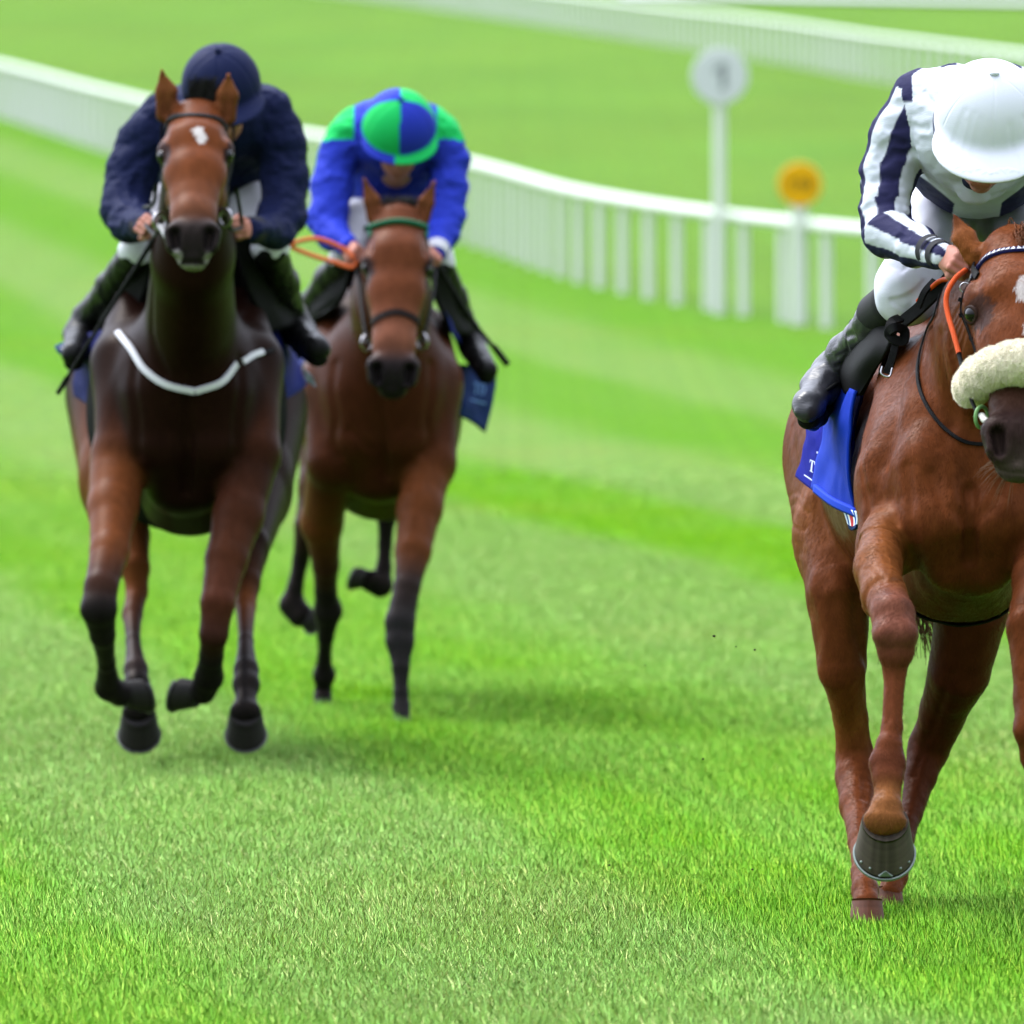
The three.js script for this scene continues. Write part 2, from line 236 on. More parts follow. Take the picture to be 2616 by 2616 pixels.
{
  const axis = (lo, hi, step, grow, end) => { const a = []; for (let v = lo; v <= hi; v += step) a.push(v); for (let v = hi, s = step; v < end; ) { s *= grow; v += s; a.push(v); } return a; };
  const right = axis(0, 9, 0.18, 1.22, 2500), xs = [...right.slice(1).reverse().map((v) => -v), ...right], zs = [...axis(0, 12, 3, 1.5, 400).slice(1).reverse().map((v) => v), ...axis(0, 14, 2, 1, 14).map((v) => -v), ...axis(15, 60, 0.18, 1.012, 380).map((v) => -v), ...[400, 450, 520, 700, 1000, 1600, 3000].map((v) => -v)];
  const g = new THREE.PlaneGeometry(1, 1, xs.length - 1, zs.length - 1), P = g.attributes.position, U = g.attributes.uv, col = new Float32Array(P.count * 3), c = [0, 0, 0];
  for (let j = 0; j < zs.length; j++) for (let i = 0; i < xs.length; i++) { const o = j * xs.length + i, x = xs[i], z = zs[j]; P.setXYZ(o, x, height(x, z), z); U.setXY(o, x, z); turf(x, z, c); col.set(c, o * 3); }
  g.setAttribute('color', new THREE.BufferAttribute(col, 3)); g.computeVertexNormals();
  const fine = grey(512, 512, (x, y) => 0.5 + 0.2 * pn(x, y, 512, 512, 128, 128, 11) + 0.15 * pn(x, y, 512, 512, 256, 256, 12) + 0.15 * pn(x, y, 512, 512, 40, 40, 13)); fine.repeat.set(0.7, 0.7);
  const mottle = (() => { const n = 512, d = new Uint8Array(n * n * 4); for (let y = 0; y < n; y++) for (let x = 0; x < n; x++) { const v = 0.83 + 0.2 * pn(x, y, n, n, 90, 90, 14) + 0.14 * pn(x, y, n, n, 200, 200, 15), s = 0.08 * pn(x, y, n, n, 60, 60, 16), o = (y * n + x) * 4; d[o] = clamp((v + s) * 255, 0, 255); d[o + 1] = clamp(v * 255, 0, 255); d[o + 2] = clamp((v - s) * 240, 0, 255); d[o + 3] = 255; }
    const t = new THREE.DataTexture(d, n, n); t.wrapS = t.wrapT = THREE.RepeatWrapping; t.magFilter = THREE.LinearFilter; t.minFilter = THREE.LinearMipmapLinearFilter; t.colorSpace = THREE.SRGBColorSpace; t.repeat.set(0.35, 0.35); t.needsUpdate = true; return t; })();
  const ground = mesh('ground', g, new THREE.MeshPhysicalMaterial({ specularIntensity: 0.1, vertexColors: true, map: mottle, bumpMap: fine, bumpScale: 0.02, roughness: 1 }));
  ground.userData = { kind: 'structure', label: 'mown turf of the racecourse rising gently in the distance' };
  // a pale grey track crossing the rise far behind
  const road = [], rt = []; const N = 24;
  for (let i = 0; i <= N; i++) { const x = lerp(4, 60, i / N), z0 = -(334 - 1.5 * (Math.min(x, 24) - 9)), z1 = z0 - 12; for (const z of [z0, z1]) road.push(x, height(x, z) + 0.02 + 0.1, z); if (i) { const o = i * 2; rt.push(o - 2, o, o - 1, o, o + 1, o - 1); } }
  const rg = new THREE.BufferGeometry(); rg.setAttribute('position', new THREE.Float32BufferAttribute(road, 3)); rg.setIndex(rt); rg.computeVertexNormals();
  const rd = mesh('path', rg, std(0.34, 0.34, 0.36, 0.9)); rd.userData = { kind: 'structure', label: 'pale grey access track across the far turf' };
}
// grass blades where the lens can tell them apart
{
  const pos = [], nor = [], col = [], tri = [], B = 13;
  for (let b = 0; b < B; b++) {
    const a = rnd() * 6.283, r = 0.019 * Math.sqrt(rnd()), x = Math.cos(a) * r, z = Math.sin(a) * r, h = 0.020 + 0.019 * rnd(), w = 0.0009 + 0.0007 * rnd(), f = rnd() * 6.283, lean = h * (0.2 + 0.9 * rnd()), la = rnd() * 6.283;
    const lx = Math.cos(la) * lean, lz = Math.sin(la) * lean, cx = Math.cos(f) * w, cz = Math.sin(f) * w, o = pos.length / 3, s = rnd(), k = 0.87 + 0.26 * rnd();
    const tint = s > 0.965 ? [1.9, 1.2, 2.2] : [k * (0.85 + 0.3 * rnd()), k, k * (0.6 + 0.8 * rnd())];
    for (const [t, q] of [[0, 1], [0.5, 0.85], [1, 0]]) for (const e of q ? [-1, 1] : [0]) { pos.push(x + lx * t * t + cx * q * e, h * t * (1 - 0.25 * t * lean / h), z + lz * t * t + cz * q * e); const n = V(-cz, w * 5, cx).normalize(); nor.push(n.x, n.y, n.z); col.push(...tint); }
    tri.push(o, o + 1, o + 2, o + 1, o + 3, o + 2, o + 2, o + 3, o + 4);
  }
  const g = new THREE.BufferGeometry(); g.setAttribute('position', new THREE.Float32BufferAttribute(pos, 3)); g.setAttribute('normal', new THREE.Float32BufferAttribute(nor, 3)); g.setAttribute('color', new THREE.Float32BufferAttribute(col, 3)); g.setIndex(tri);
  const spots = [], D0 = 18.2, D1 = 60;
  for (let tries = 0; spots.length < 470000 && tries < 3000000; tries++) {
    const d = D0 + (D1 - D0) * Math.pow(rnd(), 2.1), hw = 0.062 * d + 0.25, x = (rnd() * 2 - 1) * hw; if (rnd() > hw / (0.062 * D1 + 0.25) || rnd() < smooth(44, 60, d)) continue; spots.push([x, -d]);
  }
  const im = new THREE.InstancedMesh(g, new THREE.MeshPhysicalMaterial({ specularIntensity: 0.18, vertexColors: true, roughness: 0.6, side: THREE.DoubleSide }), spots.length), m = new THREE.Matrix4(), q = new THREE.Quaternion(), e = new THREE.Euler(), c = new THREE.Color(), cc = [0, 0, 0];
  spots.forEach(([x, z], i) => {
    turf(x, z, cc); const t = tone(x, z), lush = 1 + 0.35 * (1 - t) + 0.5 * Math.max(0, fbm(x * 3, z * 2, 31, 2)), s = lush * (0.75 + 0.5 * rnd()) * (rnd() > 0.985 ? 1.5 : 1);
    e.set((rnd() - 0.5) * 0.5 - 0.25 * t, rnd() * 6.283, (rnd() - 0.5) * 0.5); q.setFromEuler(e); m.compose(V(x, height(x, z) - 0.004, z), q, V(0.9 + 0.3 * t, s, 0.9 + 0.3 * t)); im.setMatrixAt(i, m);
    const k = 2.15 * (0.92 + 0.16 * rnd()); im.setColorAt(i, c.setRGB(cc[0] * k, cc[1] * k, cc[2] * k));
  });
  im.name = 'grass'; im.userData = { kind: 'stuff', label: 'short bright green grass of the racecourse in the foreground', category: 'grass' }; im.castShadow = im.receiveShadow = true; scene.add(im);
}
// ---------------------------------------------------------------- running rails, marker posts
const white = std(0.52, 0.55, 0.50, 0.6);
function rail(name, label, base, H, gap, each, startAt = 0) {
  const t = thing(name, label, 'rail'), cv = new THREE.CatmullRomCurve3(base), L = cv.getLength(), n = Math.floor(L / gap);
  const top = cv.getSpacedPoints(160).map((p) => V(p.x, height(p.x, p.z) + H - 0.075, p.z)), side = top.map((p, i) => { const a = top[Math.max(0, i - 1)], b = top[Math.min(160, i + 1)], s = b.clone().sub(a); return V(-s.z, 0, s.x).normalize(); });
  mesh('top_rail', (() => { const g = rod(top, 0.058, 0.058, 320, 14); return g; })(), white, t);
  const slat = new THREE.CylinderGeometry(0.052, 0.055, 1, 12), all = [];
  const pts = cv.getSpacedPoints(n);
  for (let i = 0; i <= n; i++) { const p = pts[i], a = pts[Math.max(0, i - 1)], b = pts[Math.min(n, i + 1)], y = height(p.x, p.z), h = H - 0.13, o = new THREE.Object3D(); o.position.set(p.x, y + h / 2 - 0.02, p.z); o.rotation.y = -Math.atan2(b.z - a.z, b.x - a.x); o.rotation.z = (hsh(i, 3, 1)) * 0.02; o.scale.y = h; o.updateMatrix(); all.push([o, p]); }
  all.sort((a, b) => a[1].length() - b[1].length());
  const rest = [];
  all.forEach(([o], i) => { if (i < each) { const s = mesh('post', slat, white, t); s.position.copy(o.position); s.rotation.copy(o.rotation); s.scale.copy(o.scale); } else { const g = slat.clone(); g.applyMatrix4(o.matrix); rest.push(g); } });
  if (rest.length) { const s = mesh('posts', mergeGeometries(rest), white, t); s.userData.kind = 'stuff'; }
  return t;
}
rail('running_rail', 'nearer white running rail on closely spaced posts curving behind the horses', RAIL1, 1.06, 1.38, 295);
rail('running_rail', 'distant white running rail on posts high on the rise', [[700, -30], [1050, 14], [1502, 84], [2046, 172], [2255, 212], [2616, 268], [3000, 330]].map(([x, y]) => groundAt(x, y)), 1.06, 1.5, 295);
async function marker(name, label, x, base, cy, R, postW, disc, textColor, text, size) {
  const b = groundAt(x, base); b.z += 0.35; b.y = height(b.x, b.z); const d = -b.z, t = thing(name, label, 'marker post'); t.position.copy(b);
  const top = CAM_H - b.y + (HORIZON - cy) * d / FOCAL;
  mesh('post', new THREE.CylinderGeometry(postW / 2, postW / 2 * 1.05, top - R * 0.3, 16).translate(0, (top - R * 0.3) / 2, 0), white, t);
  const pl = mesh('disc', new THREE.CylinderGeometry(R, R, 0.03, 40).rotateX(Math.PI / 2).translate(0, top, postW / 2 + 0.02), disc, t);
  mesh('disc_rim', new THREE.TorusGeometry(R, 0.014, 8, 40).translate(0, top, postW / 2 + 0.02), disc, t);
  const font = await new FontLoader().loadAsync('fonts/droid/droid_sans_bold.typeface.json'), g = new TextGeometry(text, { font, size, depth: 0.004, curveSegments: 4 }); g.computeBoundingBox(); const bb = g.boundingBox;
  mesh('lettering', g.translate(-(bb.min.x + bb.max.x) / 2, top - (bb.min.y + bb.max.y) / 2, postW / 2 + 0.036), textColor, t);
}
await marker('marker_post', 'tall white post with round white disc standing at the nearer rail', 1836, 800, 196, 0.27, 0.12, std(0.50, 0.51, 0.54, 0.5), std(0.16, 0.17, 0.19, 0.6), '1', 0.26);
await marker('marker_post', 'short white post with round yellow disc standing at the nearer rail', 2039, 826, 471, 0.20, 0.16, std(0.62, 0.31, 0.002, 0.5), std(0.05, 0.04, 0.01, 0.6), '110', 0.11);

// ---------------------------------------------------------------- shared builders for horses and riders
const coat = (extra = {}) => new THREE.MeshPhysicalMaterial({ vertexColors: true, roughness: 0.38, specularIntensity: 0.075, specularColor: new THREE.Color(1, 0.62, 0.38), bumpMap: furTex, bumpScale: 0.00035, side: THREE.DoubleSide, ...extra });
const silk = (extra = {}) => new THREE.MeshPhysicalMaterial({ vertexColors: true, roughness: 0.62, specularIntensity: 0.07, bumpMap: weaveTex, bumpScale: 0.0006, side: THREE.DoubleSide, ...extra });
const leather = (r, g, b, rough = 0.38, extra = {}) => phys(r * 0.6, g * 0.6, b * 0.6, rough, { specularIntensity: 0.08, bumpMap: leatherTex, bumpScale: 0.0006, ...extra });
const BLACK = leather(0.012, 0.012, 0.013, 0.42), BOOT = leather(0.016, 0.016, 0.018, 0.26), STEEL = std(0.30, 0.30, 0.31, 0.3, { metalness: 1 });
const SKIN = [0.30, 0.135, 0.095];
// hoof: a D-shaped horn wall with growth rings. c = coronet centre, n = from sole up, t = towards the toe, w = half width at the ground
const hornMat = new THREE.MeshPhysicalMaterial({ vertexColors: true, roughness: 0.5, specularIntensity: 0.25, side: THREE.DoubleSide });
function hoof(parent, c, n, t, w, o = {}) {
  n = n.clone().normalize(); t = t.clone().addScaledVector(n, -t.dot(n)).normalize(); const s = n.clone().cross(t), h = o.h ?? w * 1.15, pos = [], col = [], tri = [], R = 14, S = 40, base = o.col ?? [0.018, 0.016, 0.014];
  const out = (f, a) => { const k = lerp(0.78, 1, f) + 0.05 * Math.sin(f * Math.PI) * 0, toe = Math.cos(a), fw = toe > 0 ? w * 1.12 : w * 0.82, sh = -(1 - f) * h * 0.34; return c.clone().addScaledVector(n, -f * h).addScaledVector(s, Math.sin(a) * w * k).addScaledVector(t, toe * fw * k + sh + h * 0.2); };
  for (let i = 0; i <= R; i++) for (let j = 0; j <= S; j++) { const f = i / R, a = j / S * 2 * Math.PI, p = out(f, a), g = 1 + 0.35 * hsh(i, 7, 2) + 0.55 * hsh(j, 3, 4) * (o.streak ?? 0.4); pos.push(p.x, p.y, p.z); const b = (0.6 + 0.5 * g); col.push(base[0] * b, base[1] * b, base[2] * b * 0.95); }
  for (let i = 0; i < R; i++) for (let j = 0; j < S; j++) { const q = i * (S + 1) + j; tri.push(q, q + 1, q + S + 2, q, q + S + 2, q + S + 1); }
  for (const [f, d] of [[1, -0.012], [0, 0.012]]) { const q = pos.length / 3, m = c.clone().addScaledVector(n, -f * h - d * 0).addScaledVector(t, h * 0.2 - (1 - f) * h * 0.34); if (f) m.addScaledVector(n, 0.012); pos.push(m.x, m.y, m.z); col.push(...base); const r = f ? R * (S + 1) : 0; for (let j = 0; j < S; j++) tri.push(q, r + j, r + j + 1); }
  const g = new THREE.BufferGeometry(); g.setAttribute('position', new THREE.Float32BufferAttribute(pos, 3)); g.setAttribute('color', new THREE.Float32BufferAttribute(col, 3)); g.setIndex(tri); g.computeVertexNormals();
  const m = mesh('hoof', g, hornMat, parent);
  const rim = []; for (let j = -13; j <= 13; j++) rim.push(out(1, j / 13 * 2.1).addScaledVector(n, -0.004));
  const parts = [ribbon(rim, 0.008, 0.007, rim.map((p) => p.clone().sub(c).addScaledVector(n, -p.clone().sub(c).dot(n)).normalize()), 44)];
  if (o.clip) { const p = out(0.93, 0), q = out(0.78, 0).addScaledVector(t, 0.003); parts.push(ribbon([p, q], (u) => 0.03 * (1 - u) + 0.004, 0.004, t, 4)); for (const a of [-0.95, -0.55, 0.55, 0.95]) { const v = out(0.8 + 0.05 * Math.abs(a), a); const sp = new THREE.SphereGeometry(0.0035, 8, 6).translate(v.x, v.y, v.z).toNonIndexed(); parts.push(sp); } }
  const clean = parts.map((p) => { const r = p.index ? p.toNonIndexed() : p; r.deleteAttribute('uv'); return r; });
  mesh('horseshoe', mergeGeometries(clean), o.shoe ?? STEEL, m);
  return m;
}
// a strand of hair bundle
function hairs(list, material, parent, name, n = 10) {
  const gs = list.map(([pts, r]) => { const g = rod(pts, r, r * 0.15, n, 5); g.deleteAttribute('uv'); return g; }); const m = mesh(name, mergeGeometries(gs), material, parent); return m;
}
const jit = (v, a) => v.clone().add(V((rnd() - 0.5) * a, (rnd() - 0.5) * a, (rnd() - 0.5) * a));
// closed fist as a solid in its own frame: O wrist, Y to the knuckles, X to the thumb side, Z back of the hand
function fist(O, Y, Z, k = 1) {
  Y = Y.clone().normalize(); Z = Z.clone().addScaledVector(Y, -Z.dot(Y)).normalize(); const X = Y.clone().cross(Z), L = (x, y, z) => O.clone().addScaledVector(X, x * k).addScaledVector(Y, y * k).addScaledVector(Z, z * k), s = new Solid(); s.col = SKIN;
  const b = (a, c, r, q = r, r2 = r, q2 = q, kk = 0.012) => s.raw(L(...a), L(...c), [r * k, q * k], [r2 * k, q2 * k], { u: X, k: kk });
  b([0, -0.05, 0], [0, 0.01, 0], 0.028, 0.022, 0.030, 0.020); b([0, 0.01, 0], [0.002, 0.075, 0], 0.033, 0.018, 0.038, 0.016, 0.02);
  const F = [[0.030, 0.082, 1], [0.010, 0.086, 1.06], [-0.010, 0.082, 1], [-0.029, 0.073, 0.85]], redK = [0.32,0.12,0.085];
  for (const [x, y, l] of F) { s.raw(L(x, y, 0.004), L(x, y + 0.014, -0.030 * l), [0.0105 * k, 0.0105 * k], [0.0095 * k, 0.0095 * k], { k: 0.006, c: redK, c2: SKIN }); s.raw(L(x, y + 0.014, -0.030 * l), L(x, y - 0.012, -0.046 * l), [0.0095 * k, 0.0095 * k], [0.009 * k, 0.009 * k], { k: 0.004 }); s.raw(L(x, y - 0.012, -0.046 * l), L(x, y - 0.030, -0.030 * l), [0.009 * k, 0.009 * k], [0.0078 * k, 0.0078 * k], { k: 0.004 }); }
  b([0.026, 0.022, -0.008], [0.046, 0.052, -0.022], 0.014, 0.014, 0.0115, 0.0115); b([0.046, 0.052, -0.022], [0.030, 0.078, -0.046], 0.0115, 0.0115, 0.010, 0.010, 0.006); b([0.030, 0.078, -0.046], [0.010, 0.080, -0.060], 0.010, 0.010, 0.008, 0.008, 0.005);
  return s.build(0.003);
}
// head with a face: C centre, f = where the face looks, u = crown
function head(C, f, u, k = 1) {
  f = f.clone().normalize(); u = u.clone().addScaledVector(f, -u.dot(f)).normalize(); const r = u.clone().cross(f), L = (x, y, z) => C.clone().addScaledVector(r, x * k).addScaledVector(u, y * k).addScaledVector(f, z * k), s = new Solid(); s.col = SKIN;
  const b = (a, c, ra, rb, o = {}) => s.raw(L(...a), L(...c), ra.map((q) => q * k), rb.map((q) => q * k), { u: r, k: 0.02, ...o });
  b([0, 0.03, -0.02], [0, 0.031, -0.018], [0.078, 0.095], [0.078, 0.095], { capr: 0.098 * k }); b([0, 0.02, 0.03], [0, -0.05, 0.05], [0.066, 0.055], [0.052, 0.042]); b([0, -0.05, 0.05], [0, -0.1, 0.062], [0.05, 0.04], [0.026, 0.022]);
  b([0, 0.025, 0.083], [0, -0.02, 0.108], [0.010, 0.012], [0.013, 0.013], { k: 0.012, c: [0.33,0.125,0.09] }); for (const e of [-1, 1]) { b([e * 0.012, -0.024, 0.096], [e * 0.014, -0.025, 0.094], [0.009, 0.008], [0.009, 0.008], { k: 0.008 }); b([e * 0.015, 0.045, 0.082], [e * 0.048, 0.042, 0.066], [0.009, 0.008], [0.009, 0.008], { k: 0.012 }); b([e * 0.033, -0.01, 0.06], [e * 0.05, -0.005, 0.04], [0.02, 0.018], [0.018, 0.016]); b([e * 0.032, 0.022, 0.074], [e * 0.034, 0.022, 0.074], [0.0125, 0.0125], [0.0125, 0.0125], { k: 0.004, c: [0.33,0.29,0.27] }); b([e * 0.078, 0.02, -0.015], [e * 0.082, -0.02, -0.008], [0.010, 0.022], [0.008, 0.014], { k: 0.008 }); }
  b([-0.02, -0.056, 0.09], [0.02, -0.056, 0.09], [0.007, 0.008], [0.007, 0.008], { k: 0.006, c: [0.27,0.085,0.07] }); b([-0.017, -0.066, 0.087], [0.017, -0.066, 0.087], [0.007, 0.008], [0.007, 0.008], { k: 0.006, c: [0.28,0.09,0.075] });
  b([0, -0.04, -0.02], [0, -0.16, -0.05], [0.055, 0.058], [0.058, 0.06]);
  return s.build(0.0035);
}
function joined(...gs) { return mergeGeometries(gs.map((g) => { const q = g.clone(); for (const n of Object.keys(q.attributes)) if (!['position', 'normal', 'color', 'uv'].includes(n)) q.deleteAttribute(n); return q; })); }
const skinMat = new THREE.MeshPhysicalMaterial({ vertexColors: true, roughness: 0.55, specularIntensity: 0.25, side: THREE.DoubleSide });

// short coat hair lying along the body: tiny blades taking the colour of the skin below
const hairMat = new THREE.MeshPhysicalMaterial({ color: 0xffffff, roughness: 0.42, specularIntensity: 0.05, specularColor: new THREE.Color(1, 0.62, 0.38), side: THREE.DoubleSide });
function coatHair(parent, n, len, keep) {
  const src = parent.geometry, P = src.attributes.position, N = src.attributes.normal, C = src.attributes.color, I = src.index, g = new THREE.BufferGeometry();
  g.setAttribute('position', new THREE.Float32BufferAttribute([-0.5, 0, 0, 0.5, 0, 0, 0.32, 0.6, 0.10, -0.32, 0.6, 0.10, 0, 1, 0.12], 3)); g.setIndex([0, 1, 2, 0, 2, 3, 3, 2, 4]); g.computeVertexNormals();
  const T = I.count / 3, cum = new Float32Array(T); let s = 0; const a = V(0, 0, 0), b = V(0, 0, 0), c = V(0, 0, 0), k = V(0, 0, 0);
  for (let t = 0; t < T; t++) { a.fromBufferAttribute(P, I.getX(t * 3)); b.fromBufferAttribute(P, I.getX(t * 3 + 1)); c.fromBufferAttribute(P, I.getX(t * 3 + 2)); const nz = N.getZ(I.getX(t * 3)); s += nz > -0.25 && (!keep || keep(a)) ? b.sub(a).cross(c.sub(a)).length() : 0; cum[t] = s; }
  const im = new THREE.InstancedMesh(g, hairMat, n), m = new THREE.Matrix4(), X = V(0, 0, 0), Y = V(0, 0, 0), Z = V(0, 0, 0), col = new THREE.Color();
  for (let i = 0; i < n; i++) { const r = rnd() * s; let lo = 0, hi = T - 1; while (lo < hi) { const q = (lo + hi) >> 1; if (cum[q] < r) lo = q + 1; else hi = q; } const i0 = I.getX(lo * 3), i1 = I.getX(lo * 3 + 1), i2 = I.getX(lo * 3 + 2); let u = rnd(), v = rnd(); if (u + v > 1) { u = 1 - u; v = 1 - v; }
    const w = 1 - u - v; a.fromBufferAttribute(P, i0).multiplyScalar(w).addScaledVector(b.fromBufferAttribute(P, i1), u).addScaledVector(c.fromBufferAttribute(P, i2), v); Z.fromBufferAttribute(N, i0).normalize();
    const f = fbm(a.x * 9, a.y * 9, a.z * 9, 2); Y.set(f * 1.2 + (rnd() - 0.5) * 0.5, -1, -0.5 + (rnd() - 0.5) * 0.5).addScaledVector(Z, -Y.dot(Z)).normalize(); X.copy(Y).cross(Z).normalize(); const L = len * (0.6 + 0.8 * rnd());
    m.makeBasis(X.multiplyScalar(0.0011), Y.multiplyScalar(L), Z.clone().multiplyScalar(L * 0.9)); m.setPosition(a.x, a.y, a.z); im.setMatrixAt(i, m); const q = (0.75 + 0.55 * rnd()) * (1 + 0.35 * f); im.setColorAt(i, col.setRGB(C.getX(i0) * q, C.getY(i0) * q, C.getZ(i0) * q)); }
  im.name = 'coat_hair'; im.userData.kind = 'stuff'; im.castShadow = im.receiveShadow = true; parent.add(im); return im;
}

// a girth round the belly: a band laid on the body in the plane across it
function girth(solid, parent, c, width) { const C = W(...c), pts = [], nn = []; for (let i = 0; i <= 30; i++) { const a = lerp(-0.35, Math.PI + 0.35, i / 30), d = V(Math.cos(a), -Math.sin(a), 0.05).normalize(), p = solid.cast(C.clone().addScaledVector(d, 0.75), d.clone().negate(), 0.005); if (p) { pts.push(p); nn.push(solid.grad(p, 0.02)); } } return mesh('girth', ribbon(pts, width, 0.008, nn, 60), std(0.005, 0.005, 0.005, 0.8, { specularIntensity: 0.05 }), parent); }
// where the line of sight through a picture point meets a solid (offset outwards)
function onto(solid, x, y, off = 0.004, guess = null) {
  const a = W(x, y, 19), dir = a.clone().sub(camera.position).normalize(); const d0 = guess ? guess - 1.2 : 19;
  const p = solid.cast(W(x, y, d0), dir, off, 6); return p ?? solid.snap(W(x, y, guess ?? 21), off);
}
const outward = (solid, pts) => pts.map((p) => solid.grad(p, 0.012));
function band(solid, pix, width, thick, off = 0.004, guess = null, n = 40) { const pts = pix.map(([x, y, d]) => (d ? solid.snap(W(x, y, d), off) : onto(solid, x, y, off, guess))); return { pts, geo: ribbon(pts, width, thick, outward(solid, pts), n) }; }
const plain = (g) => { const q = g.index ? g.toNonIndexed() : g; for (const n of ['uv', 'color']) if (q.attributes[n]) q.deleteAttribute(n); return q; };
// a patch of hair of another colour: [x, y, d, rx, ry] px, ragged edge
const patch = (list, col, rag = 0.3, solid) => { const P = list.map(([x, y, d, rx, ry]) => [solid ? onto(solid, x, y, 0, d) : W(x, y, d), M(rx, d), M(ry, d)]); return (x, y, z, c) => { for (const [p, rx, ry] of P) { const dx = (x - p.x) / rx, dy = (y - p.y) / ry, dz = (z - p.z) / 0.12, r = Math.sqrt(dx * dx + dy * dy + dz * dz) + rag * fbm(x * 90, y * 60, z * 90, 2), w = 1 - smooth(0.8, 1.05, r); if (w > 0) for (let k = 0; k < 3; k++) c[k] = lerp(c[k], col[k], w); } }; };
const grain = (amt, s = 60) => (x, y, z, c) => { const v = 1 + amt * fbm(x * s, y * s * 0.5, z * s, 3) + amt * 0.8 * fbm(x * 6, y * 6, z * 6, 2); c[0] *= v; c[1] *= v; c[2] *= v; };
const both = (...fs) => (x, y, z, c, n) => { for (const f of fs) f(x, y, z, c, n); };

// ================================================================ the leader: chestnut horse at the right
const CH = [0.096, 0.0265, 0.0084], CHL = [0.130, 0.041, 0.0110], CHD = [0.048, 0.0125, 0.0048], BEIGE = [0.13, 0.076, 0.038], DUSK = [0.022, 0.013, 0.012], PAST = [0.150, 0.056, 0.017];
const H3 = new Solid(); H3.col = CH;
{
  const h = H3, mir = (q) => [2 * 2478 - q[0], ...q.slice(1)];
  // trunk
  h.bone([2468, 1190, 21.42, 232, 235], [2446, 1255, 21.85, 246, 312], { k: 0.08, c2: CHD }).bone([2446, 1255, 21.85, 246, 312], [2372, 1190, 22.35, 258, 318], { k: 0.08, c: CHD, c2: CH }).bone([2372, 1190, 22.35, 258, 318], [2300, 1120, 22.85, 285, 290], { k: 0.08 });  // darker coat colour midway along the barrel paints in the belly shade
  h.bone([2455, 960, 21.8, 120, 165], [2400, 950, 22.3, 130, 150], { k: 0.12 }).bone([2400, 950, 22.3, 130, 150], [2310, 950, 22.8, 150, 150], { k: 0.1 });
  h.bone([2290, 1150, 23.05, 220, 240], [2290, 1200, 23.0, 230, 230], { k: 0.08 });
  // shoulders and breast
  for (const m of [(q) => q, mir]) {
    h.bone(m([2320, 960, 21.75, 70, 90]), m([2284, 1240, 21.42, 88, 100]), { k: 0.08 }).bone(m([2284, 1240, 21.42, 88, 100]), m([2276, 1390, 21.33, 84, 90]), { k: 0.05 });
    h.bone(m([2372, 1200, 21.26, 88, 80]), m([2390, 1310, 21.22, 86, 75]), { k: 0.06 }).bone(m([2402, 1330, 21.20, 78, 70]), m([2420, 1430, 21.28, 66, 70]), { k: 0.045 });
  }
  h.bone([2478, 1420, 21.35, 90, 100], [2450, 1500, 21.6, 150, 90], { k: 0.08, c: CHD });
  // neck
  h.bone([2462, 1020, 21.55, 150, 235], [2520, 850, 21.25, 112, 190], { k: 0.1 }).bone([2520, 850, 21.25, 112, 190], [2590, 690, 20.98, 82, 125], { k: 0.07 });
  // head
  const u = V(1, 0, 0);
  h.bone([2598, 655, 20.94, 88, 70], [2610, 770, 20.83, 118, 98], { k: 0.05 }).bone([2610, 770, 20.83, 118, 98], [2612, 880, 20.74, 98, 82], { k: 0.05, c2: CH }).bone([2612, 880, 20.74, 98, 82], [2609, 1040, 20.61, 74, 68], { k: 0.04, c2: [0.05,0.021,0.014] }).bone([2609, 1040, 20.61, 74, 68], [2604, 1120, 20.55, 80, 60], { k: 0.03, c: [0.05,0.021,0.014], c2: DUSK }).bone([2604, 1120, 20.55, 82, 60], [2601, 1185, 20.54, 62, 50], { k: 0.03, c: DUSK, c2: [0.05,0.037,0.031] });
  h.ball([2601, 1205, 20.60, 46, 34], { k: 0.03, c: [0.06,0.046,0.038], rc: 26 });
  h.bone([2600, 800, 20.98, 114, 100], [2606, 960, 20.82, 96, 74], { k: 0.05 }).bone([2606, 960, 20.82, 96, 74], [2604, 1150, 20.64, 46, 40], { k: 0.04, c2: DUSK });
  for (const m of [(q) => q, (q) => [2 * 2611 - q[0], ...q.slice(1)]]) {
    h.ball(m([2503, 772, 20.825, 34, 32]), { k: 0.035, rc: 32, c: CHD }); h.bone(m([2500, 735, 20.83, 16, 14]), m([2545, 742, 20.765, 14, 12]), { k: 0.03 });
    h.bone(m([2500, 790, 20.86, 24, 24]), m([2545, 950, 20.72, 16, 16]), { k: 0.05 });
    // nostril
    h.bone(m([2543, 1100, 20.53, 32, 30]), m([2546, 1150, 20.51, 28, 28]), { k: 0.03, c: DUSK });
    h.bone(m([2549, 1106, 20.498, 21, 40]), m([2555, 1150, 20.492, 15, 34]), { op: CUT, k: 0.014 });
    h.dent([m([2535, 1088, 20.50]), m([2522, 1110, 20.50]), m([2528, 1150, 20.50])], 0.007, -0.004);
    // temple hollow, cheek line
    h.dent([m([2500, 700, 20.85]), m([2512, 735, 20.8])], 0.016, 0.010); h.dent([m([2522, 840, 20.78]), m([2560, 960, 20.66])], 0.012, -0.004); h.dent([m([2505, 830, 20.87]), m([2520, 930, 20.8])], 0.014, 0.006);
    // ear
    h.bone(m([2487, 655, 20.95, 27, 24]), m([2462, 605, 20.97, 27, 15]), { k: 0.025, c: CHL }).bone(m([2462, 605, 20.97, 27, 15]), m([2439, 551, 20.99, 5, 5]), { k: 0.02, c: [0.15,0.05,0.018], c2: CHD });
    h.dent([m([2462, 650, 20.925]), m([2476, 668, 20.91])], 0.011, 0.018);
  }
  h.dent([[2601, 1090, 20.49], [2600, 1180, 20.48]], 0.007, 0.005); h.dent([[2545, 1195, 20.53], [2600, 1208, 20.50], [2655, 1195, 20.53]], 0.005, 0.006);
